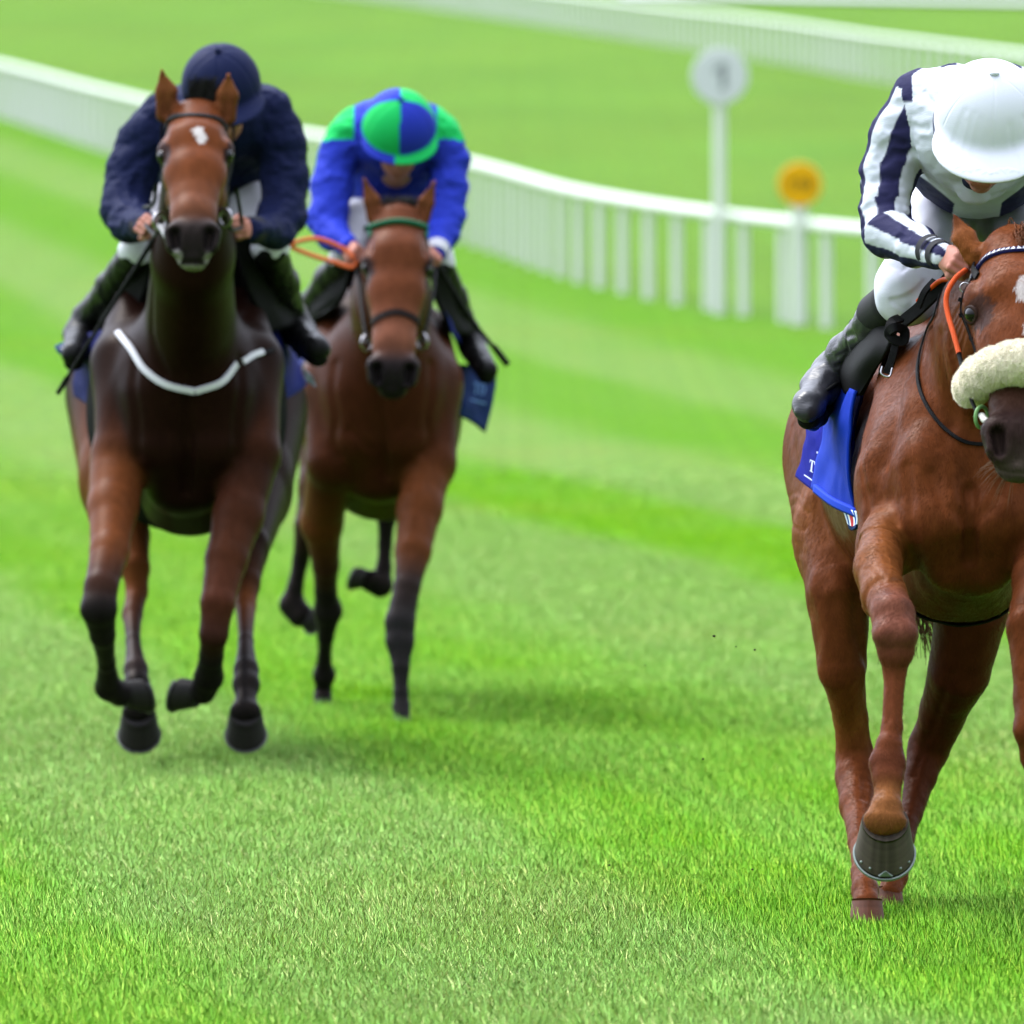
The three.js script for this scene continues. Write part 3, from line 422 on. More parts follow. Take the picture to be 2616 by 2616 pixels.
  // near (right) foreleg, knee lifted
  h.chain([[2258, 1385, 21.27, 60, 80, CHL], [2243, 1450, 21.10, 54, 64, CHL], [2258, 1520, 20.96, 56, 58, CHL], [2280, 1570, 20.86, 54, 54, [0.115,0.04,0.024]], [2286, 1620, 20.82, 57, 50, [0.105,0.036,0.022]], [2288, 1665, 20.82, 46, 42, [0.085,0.025,0.012]], [2286, 1712, 20.83, 29, 34, [0.105,0.03,0.012]], [2279, 1860, 20.80, 25, 32, [0.1,0.028,0.011]], [2272, 1905, 20.78, 32, 36, [0.085,0.024,0.0095]], [2268, 1950, 20.77, 45, 42, [0.07,0.02,0.0095]], [2268, 1985, 20.75, 37, 36, [0.078,0.022,0.0095]], [2267, 2030, 20.73, 30, 30, PAST], [2265, 2064, 20.70, 39, 36, PAST], [2262, 2091, 20.69, 57, 44, PAST]], { k: 0.03, k2: 0.013 });
  h.bone([2228, 1420, 21.36, 40, 60], [2232, 1540, 21.10, 30, 40], { k: 0.03, c: CHL });
  h.ball([2262, 1618, 20.79, 24, 20], { k: 0.025, c: [0.105,0.036,0.022] }); h.ball([2310, 1618, 20.79, 24, 20], { k: 0.025, c: [0.105,0.036,0.022] });
  h.dent([[2252, 1495, 20.93], [2247, 1540, 20.93]], 0.011, 0.005); h.dent([[2268, 1685, 20.80], [2270, 1840, 20.775]], 0.006, 0.003); h.dent([[2300, 1700, 20.8], [2296, 1860, 20.775]], 0.006, 0.003); h.dent([[2236, 1470, 21.02], [2262, 1500, 20.9], [2300, 1490, 20.95]], 0.007, 0.003);
  for (let i = 0; i < 3; i++) h.dent([[2195, 1395 - i * 9, 21.27], [2235, 1365 - i * 8, 21.18], [2290, 1385 - i * 8, 21.18]], 0.005, 0.004);
  // off (left) foreleg, folded behind the knee
  h.chain([[2672, 1400, 21.3, 86, 90], [2655, 1480, 21.12, 62, 72], [2625, 1600, 21.0, 50, 56], [2632, 1780, 20.94, 40, 44], [2645, 1860, 20.90, 56, 50], [2652, 1930, 20.93, 44, 42], [2664, 2010, 21.08, 28, 32], [2676, 2050, 21.28, 27, 30], [2680, 2060, 21.36, 38, 40], [2682, 2010, 21.42, 32, 34], [2683, 1985, 21.44, 44, 40]], { k: 0.03, k2: 0.013 });
  // near hind leg, planted
  h.chain([[2175, 1180, 22.85, 175, 220], [2138, 1370, 22.58, 106, 160, CHL], [2142, 1520, 22.44, 80, 122, CH], [2152, 1700, 22.42, 62, 85, CH], [2172, 1830, 22.52, 42, 62, CHL], [2184, 1930, 22.55, 47, 58, CH], [2186, 1990, 22.50, 50, 52, CH], [2192, 2060, 22.40, 44, 46, CH], [2200, 2150, 22.22, 31, 34, CH], [2206, 2230, 22.06, 29, 33, CH], [2210, 2275, 21.97, 33, 34, CH], [2214, 2306, 21.92, 33, 30, CH]], { k: 0.035, k2: 0.013 });
  h.bone([2165, 1700, 22.62, 34, 40], [2180, 1900, 22.72, 18, 24], { k: 0.04 }).ball([2183, 1918, 22.68, 26, 30], { k: 0.04 });
  // off hind leg, reaching under
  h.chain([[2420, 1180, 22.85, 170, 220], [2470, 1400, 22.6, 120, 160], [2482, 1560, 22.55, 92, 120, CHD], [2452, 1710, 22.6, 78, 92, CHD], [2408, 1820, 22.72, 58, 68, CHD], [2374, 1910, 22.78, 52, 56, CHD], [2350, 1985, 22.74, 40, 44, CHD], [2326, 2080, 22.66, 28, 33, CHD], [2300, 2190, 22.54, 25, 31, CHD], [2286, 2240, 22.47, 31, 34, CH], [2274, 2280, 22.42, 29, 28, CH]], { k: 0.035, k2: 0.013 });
  h.bone([2420, 1730, 22.82, 34, 36], [2412, 1900, 22.95, 22, 26], { k: 0.04 });
  h.dent([[2420, 1740, 22.48], [2385, 1830, 22.6], [2365, 1900, 22.68]], 0.010, 0.006); h.dent([[2345, 1890, 22.68], [2330, 1960, 22.66]], 0.009, 0.004);
  // muscle lines: breast crease, shoulder points, flank wrinkles, veins
  h.dent([[2478, 1230, 21.15], [2478, 1330, 21.12], [2478, 1440, 21.2]], 0.013, 0.022); h.dent([[2478, 1330, 21.12], [2420, 1270, 21.1], [2380, 1200, 21.15]], 0.016, 0.008); h.dent([[2478, 1330, 21.12], [2536, 1270, 21.1], [2576, 1200, 21.15]], 0.016, 0.008);
  h.dent([[2318, 1190, 21.2], [2326, 1300, 21.17], [2330, 1400, 21.15]], 0.016, 0.009); h.dent([[2330, 960, 21.5], [2300, 1060, 21.35], [2262, 1180, 21.3]], 0.022, 0.007); h.dent([[2400, 860, 21.2], [2400, 960, 21.2], [2420, 1080, 21.2]], 0.02, 0.008);
  h.dent([[2205, 1130, 21.4], [2202, 1290, 21.3], [2196, 1400, 21.3]], 0.010, 0.006);
  for (let i = 0; i < 7; i++) h.dent([[2034 + i * 4, 1268 + i * 24 + 9 * Math.sin(i * 2.1), 22.78], [2062 + i * 5, 1262 + i * 25, 22.62], [2090 + i * 5, 1300 + i * 22 + 7 * Math.sin(i * 3.7), 22.5]], 0.006 + 0.002 * (i % 3), 0.0012 + 0.0005 * (i % 2));
  for (let i = 0; i < 2; i++) h.dent([[2230 + i * 30, 1900, 22.4], [2205 + i * 6, 2040, 22.35]], 0.008, 0.003);
  h.dent([[2520, 900, 20.72], [2550, 1000, 20.6]], 0.004, -0.0025); h.dent([[2498, 850, 20.8], [2512, 905, 20.75], [2530, 935, 20.7]], 0.0035, -0.002);
  h.dent([[2250, 1400, 21.1], [2272, 1450, 21.0], [2268, 1510, 20.9], [2252, 1560, 20.9]], 0.004, -0.002); h.dent([[2215, 1010, 21.5], [2240, 1120, 21.4], [2232, 1230, 21.35]], 0.030, -0.006); h.dent([[2360, 1010, 21.4], [2362, 1130, 21.3], [2350, 1230, 21.2]], 0.035, -0.008);
  h.dent([[2440, 1180, 21.2], [2432, 1260, 21.15], [2440, 1340, 21.15]], 0.03, -0.007); h.dent([[2290, 1250, 21.3], [2300, 1330, 21.25]], 0.03, -0.006); h.dent([[2060, 1100, 22.7], [2075, 1200, 22.6], [2090, 1280, 22.5]], 0.03, -0.006); h.dent([[2110, 1480, 22.4], [2120, 1600, 22.35], [2140, 1720, 22.4]], 0.022, -0.006); h.dent([[2180, 1500, 22.35], [2185, 1620, 22.35], [2190, 1760, 22.45]], 0.018, 0.006);
  for (let i = 0; i < 5; i++) h.dent([[2436 + i * 12, 760 + i * 22, 21.1], [2425 + i * 8, 820 + i * 26, 21.15], [2430 + i * 6, 880 + i * 24, 21.15]], 0.007, 0.003);
  h.field = (x, y, z) => 0.0022 * noise(x * 22, y * 18, z * 22) + 0.0007 * noise(x * 70, y * 55, z * 70);
}
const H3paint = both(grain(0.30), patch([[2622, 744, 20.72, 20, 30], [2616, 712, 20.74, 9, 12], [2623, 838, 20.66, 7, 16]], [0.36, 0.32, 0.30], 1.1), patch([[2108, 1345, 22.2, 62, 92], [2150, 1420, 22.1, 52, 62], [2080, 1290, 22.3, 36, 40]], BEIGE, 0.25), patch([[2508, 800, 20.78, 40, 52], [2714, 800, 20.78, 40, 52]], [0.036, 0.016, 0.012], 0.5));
const horse3 = thing('horse', 'chestnut racehorse with white star and sheepskin noseband leading at the right', 'horse', 'galloping racehorses');
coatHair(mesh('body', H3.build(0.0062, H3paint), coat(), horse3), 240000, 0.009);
{
  const down = (y, z) => V(0, y, z);
  hoof(horse3, W(2262, 2106, 20.70), down(0.66, 0.75), down(-0.75, 0.66), 0.068, { h: 0.080, clip: true, col: [0.046, 0.037, 0.030], streak: 1.2, shoe: std(0.16, 0.19, 0.17, 0.45, { metalness: 0.5 }) });
  hoof(horse3, W(2682, 1960, 21.46), V(-0.1, -0.8, 0.5), V(0, 0.5, 0.8), 0.06);
  hoof(horse3, W(2215, 2296, 21.915), V(0, 1, -0.12), V(0, 0, 1), 0.046, { h: 0.088, col: [0.075,0.027,0.015] });
  hoof(horse3, W(2271, 2264, 22.425), V(0, 1, -0.1), V(0, 0, 1), 0.040, { h: 0.078, col: [0.075,0.027,0.015] });
  const eyeM = phys(0.004, 0.003, 0.003, 0.06, { specularIntensity: 0.5 });
  for (const x of [2489, 2733]) { const p = H3.snap(W(x, 803, 20.80), -0.010), n = H3.grad(H3.snap(W(x, 803, 20.80), 0), 0.02), g = new THREE.SphereGeometry(0.0225, 28, 20); g.translate(p.x, p.y, p.z); mesh('eye', g, eyeM, horse3);
    const o = new THREE.Object3D(); o.position.copy(p).addScaledVector(n, 0.010); o.lookAt(o.position.clone().add(n)); o.rotateZ(x < 2611 ? 0.35 : -0.35); o.scale.set(1, 0.86, 1); o.updateMatrix(); const lg = new THREE.TorusGeometry(0.0205, 0.0058, 10, 40); lg.applyMatrix4(o.matrix); mesh('eyelid', lg, std(0.022, 0.011, 0.008, 0.6, { specularIntensity: 0.1 }), horse3); }
  const hairM = std(0.13, 0.04, 0.012, 0.55), strands = [];
  for (let i = 0; i < 70; i++) { const b = W(2600 + rnd() * 26, 612 + rnd() * 16, 20.9 + rnd() * 0.05), e = W(2590 + rnd() * 44, 572 + rnd() * 60, 20.82 + rnd() * 0.05); strands.push([[b, jit(b.clone().lerp(e, 0.5).add(V(0, 0.02, 0.01)), 0.02), jit(e, 0.02)], 0.0016]); }
  for (let i = 0; i < 160; i++) { const t = rnd(), b = W(lerp(2600, 2440, t) - 20, lerp(575, 790, t), lerp(21.05, 21.75, t)), s = rnd() > 0.5 ? 1 : 0.2; const base = H3.snap(b, -0.004); strands.push([[base, jit(base.clone().add(V(0.02 * s, 0.02, 0.01)), 0.02), jit(base.clone().add(V(0.05 * s, -0.02, 0.02)), 0.03)], 0.002]); }
  hairs(strands, hairM, horse3, 'mane');
  const tail = []; for (let i = 0; i < 420; i++) { const b = jit(W(2300, 1010, 23.3), 0.05), m = jit(W(2318, 1330, 23.48), 0.10), e = W(2250 + rnd() * 150, 1560 + rnd() * 130 - Math.abs(rnd() - 0.5) * 60, 23.5 + rnd() * 0.12); tail.push([[b, m, jit(e, 0.05)], 0.004]); }
  hairs(tail, std(0.06, 0.026, 0.012, 0.6), horse3, 'tail', 14);
  const wh = []; for (let i = 0; i < 34; i++) { const b = H3.snap(W(2525 + rnd() * 80, 1150 + rnd() * 75, 20.56), 0), g = H3.grad(b), e = b.clone().addScaledVector(g, 0.03 + rnd() * 0.03).add(V(0, -0.02, 0)); wh.push([[b, b.clone().lerp(e, 0.5).add(V(0, 0.004, 0)), e], 0.0006]); }
  hairs(wh, std(0.12, 0.06, 0.03, 0.6), horse3, 'whiskers', 4);
}
// ---------------------------------------------------------------- its bridle
{
  const br = thing('bridle', 'black leather bridle with blue and white browband and orange reins on the chestnut horse', 'bridle');
  const bb = band(H3, [[2480, 712], [2494, 688], [2521, 655], [2552, 642], [2590, 636], [2616, 635], [2660, 640], [2700, 654], [2728, 688], [2742, 712]], 0.021, 0.004, 0.004, 21, 60);
  const brow = mesh('browband', bb.geo, leather(0.012, 0.013, 0.08, 0.4), br);
  { const cv = new THREE.CatmullRomCurve3(bb.pts, false, 'centripetal'), N = outward(H3, bb.pts), L = cv.getLength(), n = Math.round(L / 0.0125), tri = []; for (let i = 0; i < n; i++) { const t = (i + 0.5) / n, p = cv.getPointAt(t), T = cv.getTangentAt(t), f = t * (N.length - 1), k = Math.min(N.length - 2, f | 0), nn = N[k].clone().lerp(N[k + 1], f - k).normalize(), s = T.clone().cross(nn).normalize(); if (s.y < 0) s.negate(); const q = p.clone().addScaledVector(nn, 0.0042); const A = q.clone().addScaledVector(s, 0.0085), B = q.clone().addScaledVector(s, -0.0080).addScaledVector(T, 0.0060), C = q.clone().addScaledVector(s, -0.0080).addScaledVector(T, -0.0060); tri.push(...A.toArray(), ...B.toArray(), ...C.toArray()); }
    const g = new THREE.BufferGeometry(); g.setAttribute('position', new THREE.Float32BufferAttribute(tri, 3)); g.computeVertexNormals(); mesh('inlay', g, std(0.45, 0.46, 0.49, 0.4), brow); }
  for (const m of [(x) => x, (x) => 2 * 2611 - x]) {
    const P = (l) => l.map(([x, y, d]) => W(m(x), y, d));
    mesh('cheekpiece', ribbon(H3snap(P([[2478, 705, 20.86], [2470, 738, 20.85], [2465, 790, 20.85], [2468, 850, 20.83], [2474, 910, 20.80], [2484, 965, 20.76]]), 0.004), 0.012, 0.004, outward(H3, H3snap(P([[2478, 705, 20.86], [2470, 738, 20.85], [2465, 790, 20.85], [2468, 850, 20.83], [2474, 910, 20.80], [2484, 965, 20.76]]), 0.004)), 30), BLACK, br);
    const c2 = H3snap(P([[2474, 800, 20.83], [2478, 860, 20.81], [2486, 915, 20.78], [2495, 955, 20.74]]), 0.003); mesh('cheekpiece', ribbon(c2, 0.009, 0.003, outward(H3, c2), 20), BLACK, br);
    for (const y of [768, 802, 868, 925]) { const p = H3snap(P([[y < 830 ? 2466 : 2476, y, 20.84]]), 0.005)[0], g = H3.grad(p, 0.012); const k = new THREE.BoxGeometry(0.018, 0.010, 0.010); k.lookAt ? 0 : 0; const o = new THREE.Object3D(); o.position.copy(p); o.lookAt(p.clone().add(g)); o.updateMatrix(); k.applyMatrix4(o.matrix); mesh('keeper', k, BLACK, br); }
    const bu = H3snap(P([[2471, 738, 20.85]]), 0.007)[0]; const tg = new THREE.TorusGeometry(0.011, 0.0018, 8, 24); tg.translate(bu.x, bu.y, bu.z); mesh('buckle', tg, STEEL, br);
    const hp = H3snap(P([[2484, 700, 20.87], [2476, 680, 20.92], [2510, 625, 21.0], [2560, 598, 21.03]]), 0.004); mesh('headpiece', ribbon(hp, 0.02, 0.004, outward(H3, hp), 20), BLACK, br);
    mesh('rein', rod(P([[2466, 690, 21.02], [2440, 712, 20.98], [2421, 745, 20.95], [2417, 770, 20.94], [2422, 804, 20.92], [2436, 852, 20.88], [2450, 903, 20.84]]), 0.0062, 0.0062, 50, 10), std(0.52, 0.062, 0.004, 0.55, { bumpMap: weaveTex, bumpScale: 0.001 }), br);
    mesh('rein_end', rod(P([[2449, 900, 20.845], [2456, 930, 20.82], [2470, 985, 20.74], [2492, 1045, 20.66], [2506, 1064, 20.63]]), 0.0055, 0.0045, 30, 8), BLACK, br);
    const r0 = W(m(2508), 1066, 20.625), ring = new THREE.TorusGeometry(0.024, 0.0045, 10, 32); ring.rotateY(m(2508) < 2611 ? 0.9 : -0.9); ring.translate(r0.x, r0.y, r0.z); mesh('bit_ring', ring, std(0.13, 0.26, 0.09, 0.35), br);
    mesh('mouthpiece', rod(P([[2508, 1062, 20.615], [2520, 1076, 20.57], [2532, 1080, 20.565]]), 0.008, 0.008, 10, 10), std(0.42,0.42,0.37,0.4), br);
  }
  mesh('rein', rod([W(2467, 690, 21.02), W(2440, 712, 21.3), W(2400, 718, 21.42), W(2375, 740, 21.46), W(2345, 770, 21.5)], 0.006, 0.006, 30, 8), std(0.52, 0.062, 0.004, 0.55), br);
  // sheepskin roll over the nose
  const S = new Solid(); S.col = [0.74, 0.66, 0.46]; const wool = [0.64, 0.585, 0.45];
  const cl = [[2470, 1003, 20.82, 30, 34], [2482, 988, 20.76, 40, 42], [2505, 962, 20.68, 46, 46], [2540, 941, 20.60, 48, 46], [2583, 927, 20.555, 48, 44], [2612, 924, 20.545, 48, 44], [2641, 927, 20.555, 48, 44], [2684, 941, 20.60, 48, 46], [2719, 962, 20.68, 46, 46], [2742, 988, 20.76, 40, 42], [2754, 1003, 20.82, 30, 34]];
  S.chain(cl, { c: wool, k: 0.03 }); S.field = (x, y, z) => -0.0035 * fbm(x * 60, y * 60, z * 60, 3) - 0.0015 * noise(x * 190, y * 190, z * 190);
  const roll = mesh('sheepskin_noseband', S.build(0.0034, (x, y, z, c) => { const t = 1 + 0.25 * fbm(x * 60, y * 60, z * 60, 3); c[0] *= t; c[1] *= t; c[2] *= t * 0.96; }), new THREE.MeshPhysicalMaterial({ vertexColors: true, roughness: 0.95, specularIntensity: 0.2, sheen: 0.5, sheenColor: new THREE.Color(1, 0.95, 0.8), sheenRoughness: 0.6 }), br);
  { const g = new THREE.ConeGeometry(0.0008, 0.006, 3, 1, true).translate(0, 0.002, 0), src = roll.geometry.attributes, n = 42000, im = new THREE.InstancedMesh(g, std(0.68, 0.62, 0.48, 0.95), n), m4 = new THREE.Matrix4(), q = new THREE.Quaternion(); for (let i = 0; i < n; i++) { const k = Math.floor(rnd() * src.position.count), p = V(0, 0, 0).fromBufferAttribute(src.position, k), nn = V(0, 0, 0).fromBufferAttribute(src.normal, k).add(V(rnd() - 0.5, rnd() - 0.7, rnd() - 0.5).multiplyScalar(1.3)).normalize(); q.setFromUnitVectors(V(0, 1, 0), nn); m4.compose(p, q, V(1, 0.6 + rnd() * 0.8, 1)); im.setMatrixAt(i, m4); } im.name = 'fleece'; im.userData.kind = 'stuff'; im.castShadow = im.receiveShadow = true; roll.add(im); }
  const ns = band(H3, [[2484, 965, 20.76], [2540, 975], [2611, 962], [2682, 975], [2738, 965, 20.76]], 0.016, 0.004, 0.004, 20.7, 40); mesh('noseband', ns.geo, BLACK, br);
  const nk = [[2408, 752, 21.3], [2387, 800], [2365, 847], [2348, 905], [2343, 956], [2352, 1003], [2376, 1050], [2409, 1090], [2452, 1122], [2480, 1131, 21.2], [2515, 1136, 21.22], [2560, 1118, 21.22]]; const nb = band(H3, nk, 0.009, 0.004, 0.004, 21.3, 70); mesh('neck_strap', nb.geo, BLACK, br);
}
function H3snap(pts, off) { return pts.map((p) => H3.snap(p, off)); }
// ================================================================ rider, saddle and saddlecloth of the leader
{
  const NAVY = [0.016, 0.016, 0.048], WHITE = [0.42, 0.445, 0.485];
  const rider = thing('person', 'jockey in white cap and navy and white striped silks crouched on the chestnut horse', 'person');
  const mir = (q) => [2 * 2505 - q[0], ...q.slice(1)];
  const arm = [[2352, 255, 21.5], [2300, 345, 21.5], [2270, 435, 21.5], [2260, 540, 21.45], [2268, 592, 21.4], [2340, 628, 21.28], [2415, 657, 21.12]], ar = [74, 72, 68, 60, 62, 49, 34];
  const cw = [[1, 0, 0], [0, 1, 0], [0, 0, 1]];
  const J = new Solid();
  J.bone([2502, 420, 22.15, 158, 140], [2502, 370, 21.75, 178, 165], { k: 0.08, c: cw[0] }).bone([2502, 370, 21.75, 178, 165], [2500, 330, 21.45, 176, 160], { k: 0.08, c: cw[0] });
  for (const m of [(q) => q, mir]) { J.bone(m([2410, 265, 21.5, 95, 100]), m([2360, 260, 21.5, 78, 85]), { c: cw[0], k: 0.06 }); J.chain(arm.map((p, i) => m([...p, ar[i], ar[i] * 1.02, i < 5 ? cw[1] : cw[2]])), { k: 0.025 }); J.bone(m([2220, 470, 21.62, 22, 40]), m([2228, 520, 21.6, 20, 40]), { k: 0.05, c: cw[1] }); }
  J.bone([2500, 465, 21.45, 60, 40], [2486, 498, 21.42, 34, 26], { c: cw[0], k: 0.05 }); J.dent([[2300, 330, 21.3], [2240, 318, 21.4]], 0.009, 0.006); for (const [y, x0, x1] of [[365, 2225, 2300], [398, 2240, 2320], [386, 2215, 2260], [440, 2215, 2290], [520, 2205, 2300], [552, 2210, 2310], [575, 2230, 2290]]) J.dent([[x0, y + 8, 21.40], [(x0 + x1) / 2, y - 5, 21.38], [x1, y + 10, 21.40]], 0.010, 0.010);
  J.dent([[2318, 190, 21.35], [2320, 240, 21.25], [2345, 300, 21.22], [2372, 390, 21.25]], 0.006, 0.007); J.dent([[2330, 250, 21.25], [2380, 245, 21.25], [2420, 250, 21.25]], 0.006, 0.004); J.dent([[2262, 600, 21.25], [2300, 580, 21.22], [2320, 560, 21.3]], 0.010, 0.009); J.dent([[2380, 560, 21.3], [2440, 500, 21.3]], 0.012, 0.006);
  J.field = (x, y, z) => 0.0035 * noise(x * 20, y * 46, z * 18) + 0.0012 * noise(x * 60, y * 90 + 3, z * 50);
  const axes = [0, 1].map((k) => arm.map((p) => W(...(k ? mir(p) : p)))), C0 = W(2505, 330, 21.5);
  const stripes = (x, y, z, c, n) => {
    const wob = 0.05 * noise(x * 50, y * 50, z * 50); let mixw = 0; const edge = (v, lo, hi) => smooth(lo - 3, lo + 3, v) * (1 - smooth(hi - 3, hi + 3, v));
    if (c[0] > Math.max(c[1], c[2])) { const dx = Math.abs((x - C0.x) / M(1, 21.5)) + 8 * wob; const top = n.y > -0.15; const py = HORIZON - (y - CAM_H) / M(1, 21.5); mixw = Math.max(edge(dx, 62, 104) * (top && z < C0.z + 0.05 ? 1 : 0), !top && dx > 60 ? smooth(-3, 3, py - 432 - (169 - dx) * 0.8) : 0, dx > 178 && n.y > -0.3 ? smooth(-4, 4, 262 - py) : 0); }
    else { const A = axes[x > C0.x ? 1 : 0]; let best = 9, seg = 0, tt = 0; for (let i = 0; i + 1 < A.length; i++) { const w = A[i + 1].clone().sub(A[i]), t = clamp(V(x, y, z).sub(A[i]).dot(w) / w.lengthSq(), 0, 1), d = A[i].clone().addScaledVector(w, t).distanceTo(V(x, y, z)); if (d < best) { best = d; seg = i; tt = t; } }
      const T = A[seg + 1].clone().sub(A[seg]).normalize(), q = V(x, y, z).sub(A[seg]); q.addScaledVector(T, -q.dot(T)); const s = V(0, 0, 1).addScaledVector(T, -T.z).normalize(), r = T.clone().cross(s); let a = Math.atan2(q.dot(r), q.dot(s)) * 180 / Math.PI * (x > C0.x ? -1 : 1) + 30 * wob + (seg >= 4 ? 14 : 0); a = ((a + 45 + 360) % 90) - 45; mixw = 1 - smooth(21.5, 25.5, Math.abs(a + 2)); if (seg === 0 && tt < 0.02) mixw = 1; }
    for (let k = 0; k < 3; k++) c[k] = lerp(WHITE[k], NAVY[k], mixw);
  };
  mesh('jacket', J.build(0.0042, stripes), silk(), rider);
  // cuffs: two elastic bands
  const wr = W(2412, 655, 21.12), el = W(2268, 592, 21.4);
  for (const m of [1, -1]) for (const t of [0.78, 0.93]) { const P = (v) => (m > 0 ? v : V(2 * C0.x - v.x, v.y, v.z)), a = P(wr.clone()), b = P(el.clone()), c = b.clone().lerp(a, t), T = a.clone().sub(b).normalize(), r = M(lerp(58, 36, t), 21.2); const g = new THREE.CylinderGeometry(r * 0.98, r * 1.03, 0.020, 32, 1, true); const o = new THREE.Object3D(); o.position.copy(c); o.quaternion.setFromUnitVectors(V(0, 1, 0), T); o.updateMatrix(); g.applyMatrix4(o.matrix); mesh('cuff_band', g, std(0.022, 0.022, 0.024, 0.8), rider); }
  // breeches
  const B = new Solid(); B.col = [0.49, 0.50, 0.57];
  B.bone([2505, 470, 22.25, 165, 130], [2505, 520, 22.1, 150, 100], { k: 0.06 });
  for (const m of [(q) => q, mir]) B.chain([m([2425, 500, 22.15, 105, 110]), m([2365, 610, 21.9, 92, 100]), m([2322, 725, 21.62, 70, 80]), m([2318, 752, 21.58, 62, 66]), m([2285, 790, 21.72, 44, 50])], { k: 0.05 });
  for (let i = 0; i < 6; i++) B.dent([[2275 + i * 9, 770 + i * 5, 21.52], [2300 + i * 10, 768 - i * 4, 21.48], [2335 + i * 9, 762 - i * 10, 21.5]], 0.006, 0.008);
  B.dent([[2420, 545, 21.6], [2450, 640, 21.6], [2440, 700, 21.6]], 0.012, 0.008); B.dent([[2350, 560, 21.6], [2400, 620, 21.55]], 0.012, 0.006); B.dent([[2262, 690, 21.6], [2300, 680, 21.52], [2370, 690, 21.6]], 0.008, 0.005);
  B.field = (x, y, z) => 0.003 * noise(x * 30, y * 30, z * 20);
  mesh('breeches', B.build(0.0055), silk({ roughness: 0.75 }), rider);
  // boots
  for (const m of [(q) => q, mir]) {
    const S = new Solid(); S.col = [0.022, 0.022, 0.025];
    S.chain([m([2282, 772, 21.66, 52, 54]), m([2240, 820, 21.78, 52, 52]), m([2165, 905, 21.98, 47, 50]), m([2122, 955, 22.06, 42, 48])], { k: 0.03 }).chain([m([2122, 950, 22.06, 44, 46]), m([2095, 990, 21.98, 44, 44]), m([2066, 1035, 21.86, 36, 34]), m([2060, 1055, 21.83, 30, 24])], { k: 0.03 });
    S.bone(m([2120, 985, 22.12, 34, 36]), m([2112, 1020, 22.1, 30, 30]), { k: 0.03 });
    S.dent([m([2150, 880, 21.85]), m([2130, 935, 21.85]), m([2155, 960, 21.95])], 0.006, 0.005); S.dent([m([2105, 915, 21.9]), m([2130, 930, 21.85]), m([2150, 925, 21.9])], 0.006, 0.004); S.dent([m([2190, 850, 21.8]), m([2160, 860, 21.85])], 0.008, 0.006); S.dent([m([2122, 940, 21.9]), m([2165, 965, 21.9])], 0.006, 0.005);
    S.field = (x, y, z) => 0.0022 * noise(x * 50, y * 50, z * 40);
    const boot = mesh('boot', S.build(0.0045, (x, y, z, c, n) => { }), new THREE.MeshPhysicalMaterial({ color: 0xffffff, vertexColors: true, roughness: 0.32, specularIntensity: 0.45, bumpMap: leatherTex, bumpScale: 0.0008, side: THREE.DoubleSide }), rider);
    mesh('knee_band', (() => { const q = new Solid(); q.col = [0.014, 0.014, 0.015]; q.chain([m([2276, 776, 21.665, 56, 58]), m([2242, 802, 21.76, 55, 56])], { k: 0.03 }); return q.build(0.006); })(), std(0.014, 0.014, 0.015, 0.7), boot);
    const sole = m([2104, 1055, 22.0, 0, 0]); const so = new Solid(); so.col = [0.004, 0.004, 0.004]; so.chain([m([2066, 1072, 21.85, 30, 26]), m([2082, 1066, 21.92, 30, 22]), m([2116, 1030, 22.08, 26, 22])], { k: 0.02 }); so.chain([m([2040, 1050, 21.84, 10, 10]), m([2080, 1020, 21.86, 7, 7]), m([2140, 978, 21.95, 6, 6])], { k: 0.012 }); mesh('sole', so.build(0.005), leather(0.010, 0.010, 0.010, 0.5), boot);
  }
  // helmet with silk cap
  const K = new Solid(); K.col = [0.53, 0.545, 0.60];
  K.ball([2527, 300, 21.16, 141, 150], { rc: 152, axis: V(0, 0.55, 0.83), k: 0.02 });
  K.ball([2528, 372, 21.085, 148, 138], { rc: 20, axis: V(0, 0.72, 0.69), k: 0.018 });
  const cap = W(2527, 300, 21.16), pole = V(0.05, 0.72, 0.69).normalize();
  const meridian = (a, amp, w, f0 = 0.05, f1 = 0.5) => { const e1 = V(1, 0, 0).addScaledVector(pole, -pole.x).normalize(), e2 = pole.clone().cross(e1), pts = []; for (let i = 0; i <= 6; i++) { const t = lerp(f0, f1, i / 6) * Math.PI, d = pole.clone().multiplyScalar(Math.cos(t)).addScaledVector(e1, Math.cos(a) * Math.sin(t)).addScaledVector(e2, Math.sin(a) * Math.sin(t)); const p = K.cast(cap.clone().addScaledVector(d, 0.4), d.clone().negate(), 0); if (p) pts.push(p); } K.p.length; return [pts, w, amp]; };
  const seams = [0, 1, 2, 3, 4, 5].map((i) => meridian(i * Math.PI / 3 + Math.PI / 2, 0.0010, 0.0022)), folds = []; for (let i = 0; i < 16; i++) folds.push(meridian(rnd() * 6.28, 0.0006 + 0.0008 * rnd(), 0.005 + 0.004 * rnd(), 0.26 + 0.08 * rnd(), 0.46 + 0.05 * rnd()));
  K._s = null; for (const [p, w, a] of [...seams, ...folds]) if (p.length > 2) K.dent(p, w, a); K._s = null;
  for (let i = 0; i < 9; i++) { const x = 2440 + i * 18, y = 415 + 8 * Math.sin(i * 1.7) - Math.pow((x - 2527) / 40, 2) * 6; K.dent([[x, y, 20.98], [x + 12, y - 7, 20.98], [x + 22, y + 6 * Math.sin(i * 2.3), 20.98]], 0.0035, -0.0012); }
  K._s = null;
  const helmet = mesh('helmet', K.build(0.0034), silk({ roughness: 0.5, bumpScale: 0.0003 }), rider);
